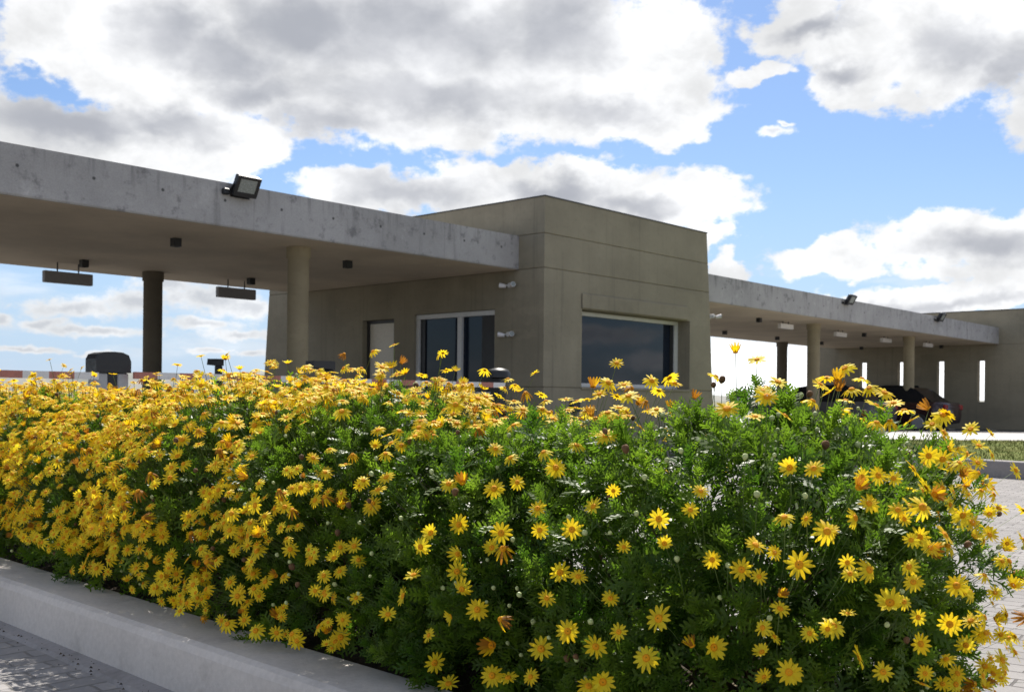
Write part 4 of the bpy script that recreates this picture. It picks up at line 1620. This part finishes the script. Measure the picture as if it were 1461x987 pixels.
flowers = [[] for _ in BUSHES]           # (pos, dir, size, tint variant)
for (px, py, wpx) in HAND:
    h = cam_hit(px, py)
    if h is None:                        # beyond the leafy edge: held out on a longer stalk
        d_ = np.array(ray(px, py))
        t_ = float(np.dot(BUSHES[0].c - np.array(CAM), d_) / np.dot(d_, d_)) + rng.uniform(-0.12, 0.2)
        i, P = 0, np.array(CAM) + d_ * t_
    else:
        t_, i, P = h
    size = wpx * t_ / F / 0.055
    toc = np.array(CAM) - P
    toc /= np.linalg.norm(toc)
    d = toc + rng.normal(0, 0.42, 3) + np.array([0, 0, 0.25])
    flowers[i].append((P, d, min(1.35, max(0.6, size)), 0))
for (px, py, Y) in TALL:
    P = np.array(at(px, py, Y))
    i = int(np.argmin([b.implicit(P[None])[0] for b in BUSHES]))
    d = np.array([rng.normal(0, .45), rng.normal(-.25, .4), 0.75])
    flowers[i].append((P, d, rng.uniform(0.85, 1.12), 1))


def others_inside(i, P, lim=0.97):
    bad = np.zeros(len(P), bool)
    for j, b in enumerate(BUSHES):
        if j != i and abs(j - i) < 3:
            bad |= b.implicit(P) < lim
    return bad


for i, (b, sp_) in enumerate(zip(BUSHES, SPEC)):
    rs = b.rs
    want = sp_['flowers']
    got = 0
    tries = 0
    while got < want and tries < 9000:
        tries += 1
        d0 = rand_dirs(rs, 1, -0.45)[0]
        # more bloom on top and towards the lane than at the back
        back = d0[1] > 0.35 and d0[2] < 0.5
        if back and rs.random() < 0.75:
            continue
        if i < 2 and d0[1] < 0.2 and d0[2] < 0.75 and rs.random() < 0.8 and d0[0] < 0.5:
            continue
        nclump = rs.integers(1, 3) if i < 2 else rs.integers(2, 8)
        d = d0[None] + rs.normal(0, 0.10, (nclump, 3))
        d /= np.linalg.norm(d, axis=1, keepdims=True)
        P = b.world(d, rs.uniform(1.04, 1.20, nclump))
        ok = ~others_inside(i, P) & (P[:, 2] > (0.24 if i < 4 else 0.33))
        nd = b.wdir(d) * 0.75 + np.array([0, -0.30, 0.50]) + rs.normal(0, 0.30, (nclump, 3))
        for k in np.nonzero(ok)[0]:
            flowers[i].append((P[k], nd[k], float(np.clip(rs.normal(0.84 if i < 4 else 0.77, 0.16), 0.45, 1.15)) if i > 1 else rs.uniform(0.75, 1.05), 1))
            got += 1


# the sunlit right-hand end carries a fringe of smaller, side-on blooms and spent heads
rs = np.random.default_rng(77)
b = BUSHES[0]
for _ in range(110):
    a_ = rs.uniform(-0.75, 1.0)
    d = np.array([[1.0, rs.normal(0.0, 0.45), a_]])
    d /= np.linalg.norm(d)
    P = b.world(d, np.array([rs.uniform(1.02, 1.26)]))[0]
    if P[2] < 0.3:
        continue
    nd = np.array([KD.x, KD.y, 0]) * rs.uniform(.2, 1.0) + np.array([0.2, -0.1, 0.55]) + rs.normal(0, .35, 3)
    flowers[0].append((P, nd, rs.uniform(0.6, 0.95), 1))
# loose tall blooms over the long part of the row
for _ in range(120):
    i = int(rs.integers(2, 8))
    b = BUSHES[i]
    d = np.array([[rs.uniform(-.9, .9), rs.uniform(-.6, .6), 1.0]])
    d /= np.linalg.norm(d)
    P = b.world(d, np.array([rs.uniform(1.15, 1.36)]))[0]
    flowers[i].append((P, np.array([rs.normal(0, .4), rs.normal(-.1, .4), 0.8]), rs.uniform(0.65, 0.95), 1))


def in_view(P):
    v = Vector(P) - CAM
    if v.y < 0.5:
        return False
    a, z = v.x / v.y * F, v.z / v.y * F
    return abs(a) < W0 / 2 + 40 and -(H0 - HORIZON) - 40 < z < HORIZON + 40


def stem_strands(starts, ends, bend, r0, r1, rs):
    """three-sided curved stems as numpy quads"""
    n = len(starts)
    V = np.zeros((n, 4, 3, 3))
    for k in range(4):
        tt = k / 3
        mid = starts * (1 - tt) + ends * tt + bend * (math.sin(math.pi * tt))
        r = r0 * (1 - tt) + r1 * tt
        for a in range(3):
            an = 2.094 * a
            V[:, k, a] = mid + np.array([math.cos(an), math.sin(an), 0.25 * math.cos(an)]) * r
    idx = np.arange(n * 12).reshape(n, 4, 3)
    Q = []
    for k in range(3):
        for a in range(3):
            c = (a + 1) % 3
            Q.append(np.stack([idx[:, k, a], idx[:, k, c], idx[:, k + 1, c], idx[:, k + 1, a]], 1))
    return V.reshape(-1, 3), np.concatenate(Q)


GROUP = 'yellow daisy bushes planted along the kerb'
n_fl_obj = 0
for i, (b, sp_) in enumerate(zip(BUSHES, SPEC)):
    rs = b.rs
    base = Vector((b.c[0], b.c[1], 0.15))
    root = empty('daisy_bush', base)
    tag(root, sp_['label'], 'daisy bush', GROUP)
    O = np.array(base)
    # --- foliage
    n = sp_['shoots']
    d = rand_dirs(rs, n, -0.62)
    rho = 1 - np.abs(rs.normal(0, 0.17, n))
    inner = rs.random(n) < 0.18
    rho = np.where(inner, rs.uniform(0.3, 0.8, n), rho)
    rho = np.clip(rho, 0.35, 1.0) * 0.94 + rs.normal(0, 0.03, n)
    P = b.world(d, rho)
    keep = (P[:, 2] > 0.17) & ~others_inside(i, P, 0.72)
    # the shaded back and the open gap between the two right-hand bushes are thinner
    thin = (d[:, 1] > 0.25) & (rs.random(n) < 0.35)
    keep &= ~thin
    if i in (0, 1):
        # an airy, half-bare patch between the two right-hand bushes
        a0, dv_ = np.array(CAM), np.array(ray(990, 668).normalized())
        w_ = P - a0
        al = w_ @ dv_
        off_ = np.linalg.norm(w_ - al[:, None] * dv_, axis=1)
        keep &= ~((off_ < 0.17) & (al > 2.6) & (rs.random(n) < 0.9))
    if i in (0, 1):
        side = d[:, 0] * (-1 if i == 0 else 1)
        gap = (side > 0.15) & (d[:, 2] > 0.15) & (d[:, 1] > -0.35) & (rs.random(n) < 0.6)
        keep &= ~gap
    P, d = P[keep], d[keep]
    nd = b.wdir(d) * 0.75 + np.array([0, 0, 0.65]) + rs.normal(0, 0.33, P.shape)
    temps = SHOOTS_FINE if sp_['fine'] else SHOOTS_MID
    which = rs.integers(0, 4, len(P))
    VV, FF, TT = [], [], []
    o_ = 0
    for k in range(4):
        mk = which == k
        if not mk.any():
            continue
        sc = rs.uniform(0.72, 1.15, mk.sum()) * (1.0 if sp_['fine'] else 1.2)
        v, f = place_many(temps[k][0], temps[k][1], P[mk] - O, nd[mk], rs.uniform(0, 6.28, mk.sum()), sc)
        tint = np.repeat(np.clip(rs.normal(0.45, 0.27, mk.sum()), 0, 1), len(temps[k][0]))
        VV.append(v); FF.append(f + o_); TT.append(tint)
        o_ += len(v)
    np_mesh('foliage', np.concatenate(VV), np.concatenate(FF), M['leaf'], root, tint=np.concatenate(TT))
    # --- woody stems from the root crown up into the bush
    k = 110
    idx = rs.choice(len(P), k)
    starts = np.stack([rs.normal(0, 0.09, k), rs.normal(0, 0.09, k), np.zeros(k)], 1)
    ends = P[idx] - O
    v, q = stem_strands(starts, ends, np.stack([rs.normal(0, .03, k), rs.normal(0, .03, k), np.full(k, 0.05)], 1), 0.0065, 0.0018, rs)
    np_mesh('woody_stem', v, q, M['twig'], root)['kind'] = 'stuff'
    # --- flowers: the hundred that show largest as parts, the rest as one
    fl = flowers[i]

    def score(f):
        P_, d_, s_, h_ = f
        tc = np.array(CAM) - P_
        dist = np.linalg.norm(tc)
        face = abs(float(np.dot(tc / dist, d_ / np.linalg.norm(d_))))
        vis = 1.0
        if h_ == 1:
            l = (P_ - b.c) @ b.axes().T
            if l[1] > 0.25 and l[2] < b.r[2] * 0.75:
                vis = 0.15
        if not in_view(P_):
            vis = 0.0
        return vis * s_ * (0.35 + face) / dist * (2.0 if h_ == 0 else 1.0)

    fl.sort(key=score, reverse=True)
    solo, rest_ = fl[:100], fl[100:]
    sc_solo = [score(f) for f in solo]
    solo2 = [f for f, s_ in zip(solo, sc_solo) if s_ > 0]
    rest_ += [f for f, s_ in zip(solo, sc_solo) if s_ <= 0]
    for f in solo2:
        P_, d_, s_, h_ = f
        vi = int(rs.choice([0, 1, 2, 3, 4, 5, 0, 1, 2, 5, 6, 7, 3, 8])) if h_ == 0 else int(rs.choice([0, 1, 2, 3, 4, 5, 6, 7, 0, 1, 2, 3, 5, 7, 8, 9]))
        fo = bpy.data.objects.new('flower', FLOWER_ME[vi])
        COL.objects.link(fo)
        fo.parent = root
        q_ = Vector(d_).normalized().to_track_quat('Z', 'Y') @ Euler((0, 0, rs.uniform(0, 6.28))).to_quaternion()
        fo.rotation_mode = 'QUATERNION'
        fo.rotation_quaternion = q_
        fo.location = Vector(P_ - O)
        fo.scale = (s_,) * 3
        do = bpy.data.objects.new('flower_disc', DISC_ME)
        COL.objects.link(do)
        do.parent = fo
        n_fl_obj += 1
    if rest_:
        VV, FF, MI, TT = [], [], [], []
        o_ = 0
        pos = np.array([f[0] for f in rest_]) - O
        dr = np.array([f[1] for f in rest_])
        sc = np.array([f[2] for f in rest_])
        wh = rs.choice([0, 1, 2, 3, 4, 5, 6, 7, 0, 1, 2, 3, 5, 7, 8, 9], len(rest_))
        for k in range(10):
            mk = wh == k
            if not mk.any():
                continue
            tv, tf, tm = FLOWER_FAR[k]
            v, f = place_many(tv, tf, pos[mk], dr[mk], rs.uniform(0, 6.28, mk.sum()), sc[mk])
            VV.append(v); FF.append(f + o_); MI.append(np.tile(tm, mk.sum()))
            TT.append(np.repeat(rs.uniform(0, 1, mk.sum()) if k < 8 else rs.uniform(-0.4, 0.0, mk.sum()), len(tv)))
            o_ += len(v)
        fo = np_mesh('blossoms', np.concatenate(VV), np.concatenate(FF), [M['petal'], M['disc']], root, tint=np.concatenate(TT), mi=np.concatenate(MI))
        fo['kind'] = 'stuff'
    # --- flower stalks, buds and withered heads
    fp = np.array([f[0] for f in fl])
    fd = np.array([f[1] / np.linalg.norm(f[1]) for f in fl])
    nb = 220
    db = rand_dirs(rs, nb, -0.4)
    pb = b.world(db, rs.uniform(0.98, 1.12, nb))
    okb = ~others_inside(i, pb) & (pb[:, 2] > 0.25)
    pb, db = pb[okb], db[okb]
    bd = b.wdir(db) * .5 + np.array([0, 0, .7]) + rs.normal(0, .3, pb.shape)
    bd /= np.linalg.norm(bd, axis=1, keepdims=True)
    heads = np.concatenate([fp, pb])
    hd = np.concatenate([fd, bd])
    inward = b.c - heads
    inward /= np.linalg.norm(inward, axis=1, keepdims=True)
    over = np.maximum(0.0, b.implicit(heads) - 1.0) * 0.5
    low = heads + inward * (0.13 + over)[:, None] + np.array([0, 0, -0.07]) + rs.normal(0, 0.012, heads.shape)
    v, q = stem_strands(low - O, heads - O - hd * 0.001, (hd * -0.02), 0.0013, 0.0010, rs)
    np_mesh('flower_stalk', v, q, M['stem'], root)['kind'] = 'stuff'
    dead = rs.random(len(pb)) < 0.22
    for nm, mk, mt_, sc_ in (('bud', ~dead, M['bud'], 1.0), ('withered_flower', dead, M['dead'], 1.45)):
        if mk.any():
            v, f = place_many(BUD[0], BUD[1], pb[mk] - O, bd[mk], rs.uniform(0, 6.28, mk.sum()), rs.uniform(0.8, 1.3, mk.sum()) * sc_)
            np_mesh(nm, v, f, mt_, root, smooth=True)['kind'] = 'stuff'
# print('flower objects', n_fl_obj, 'all flowers', sum(len(f) for f in flowers))
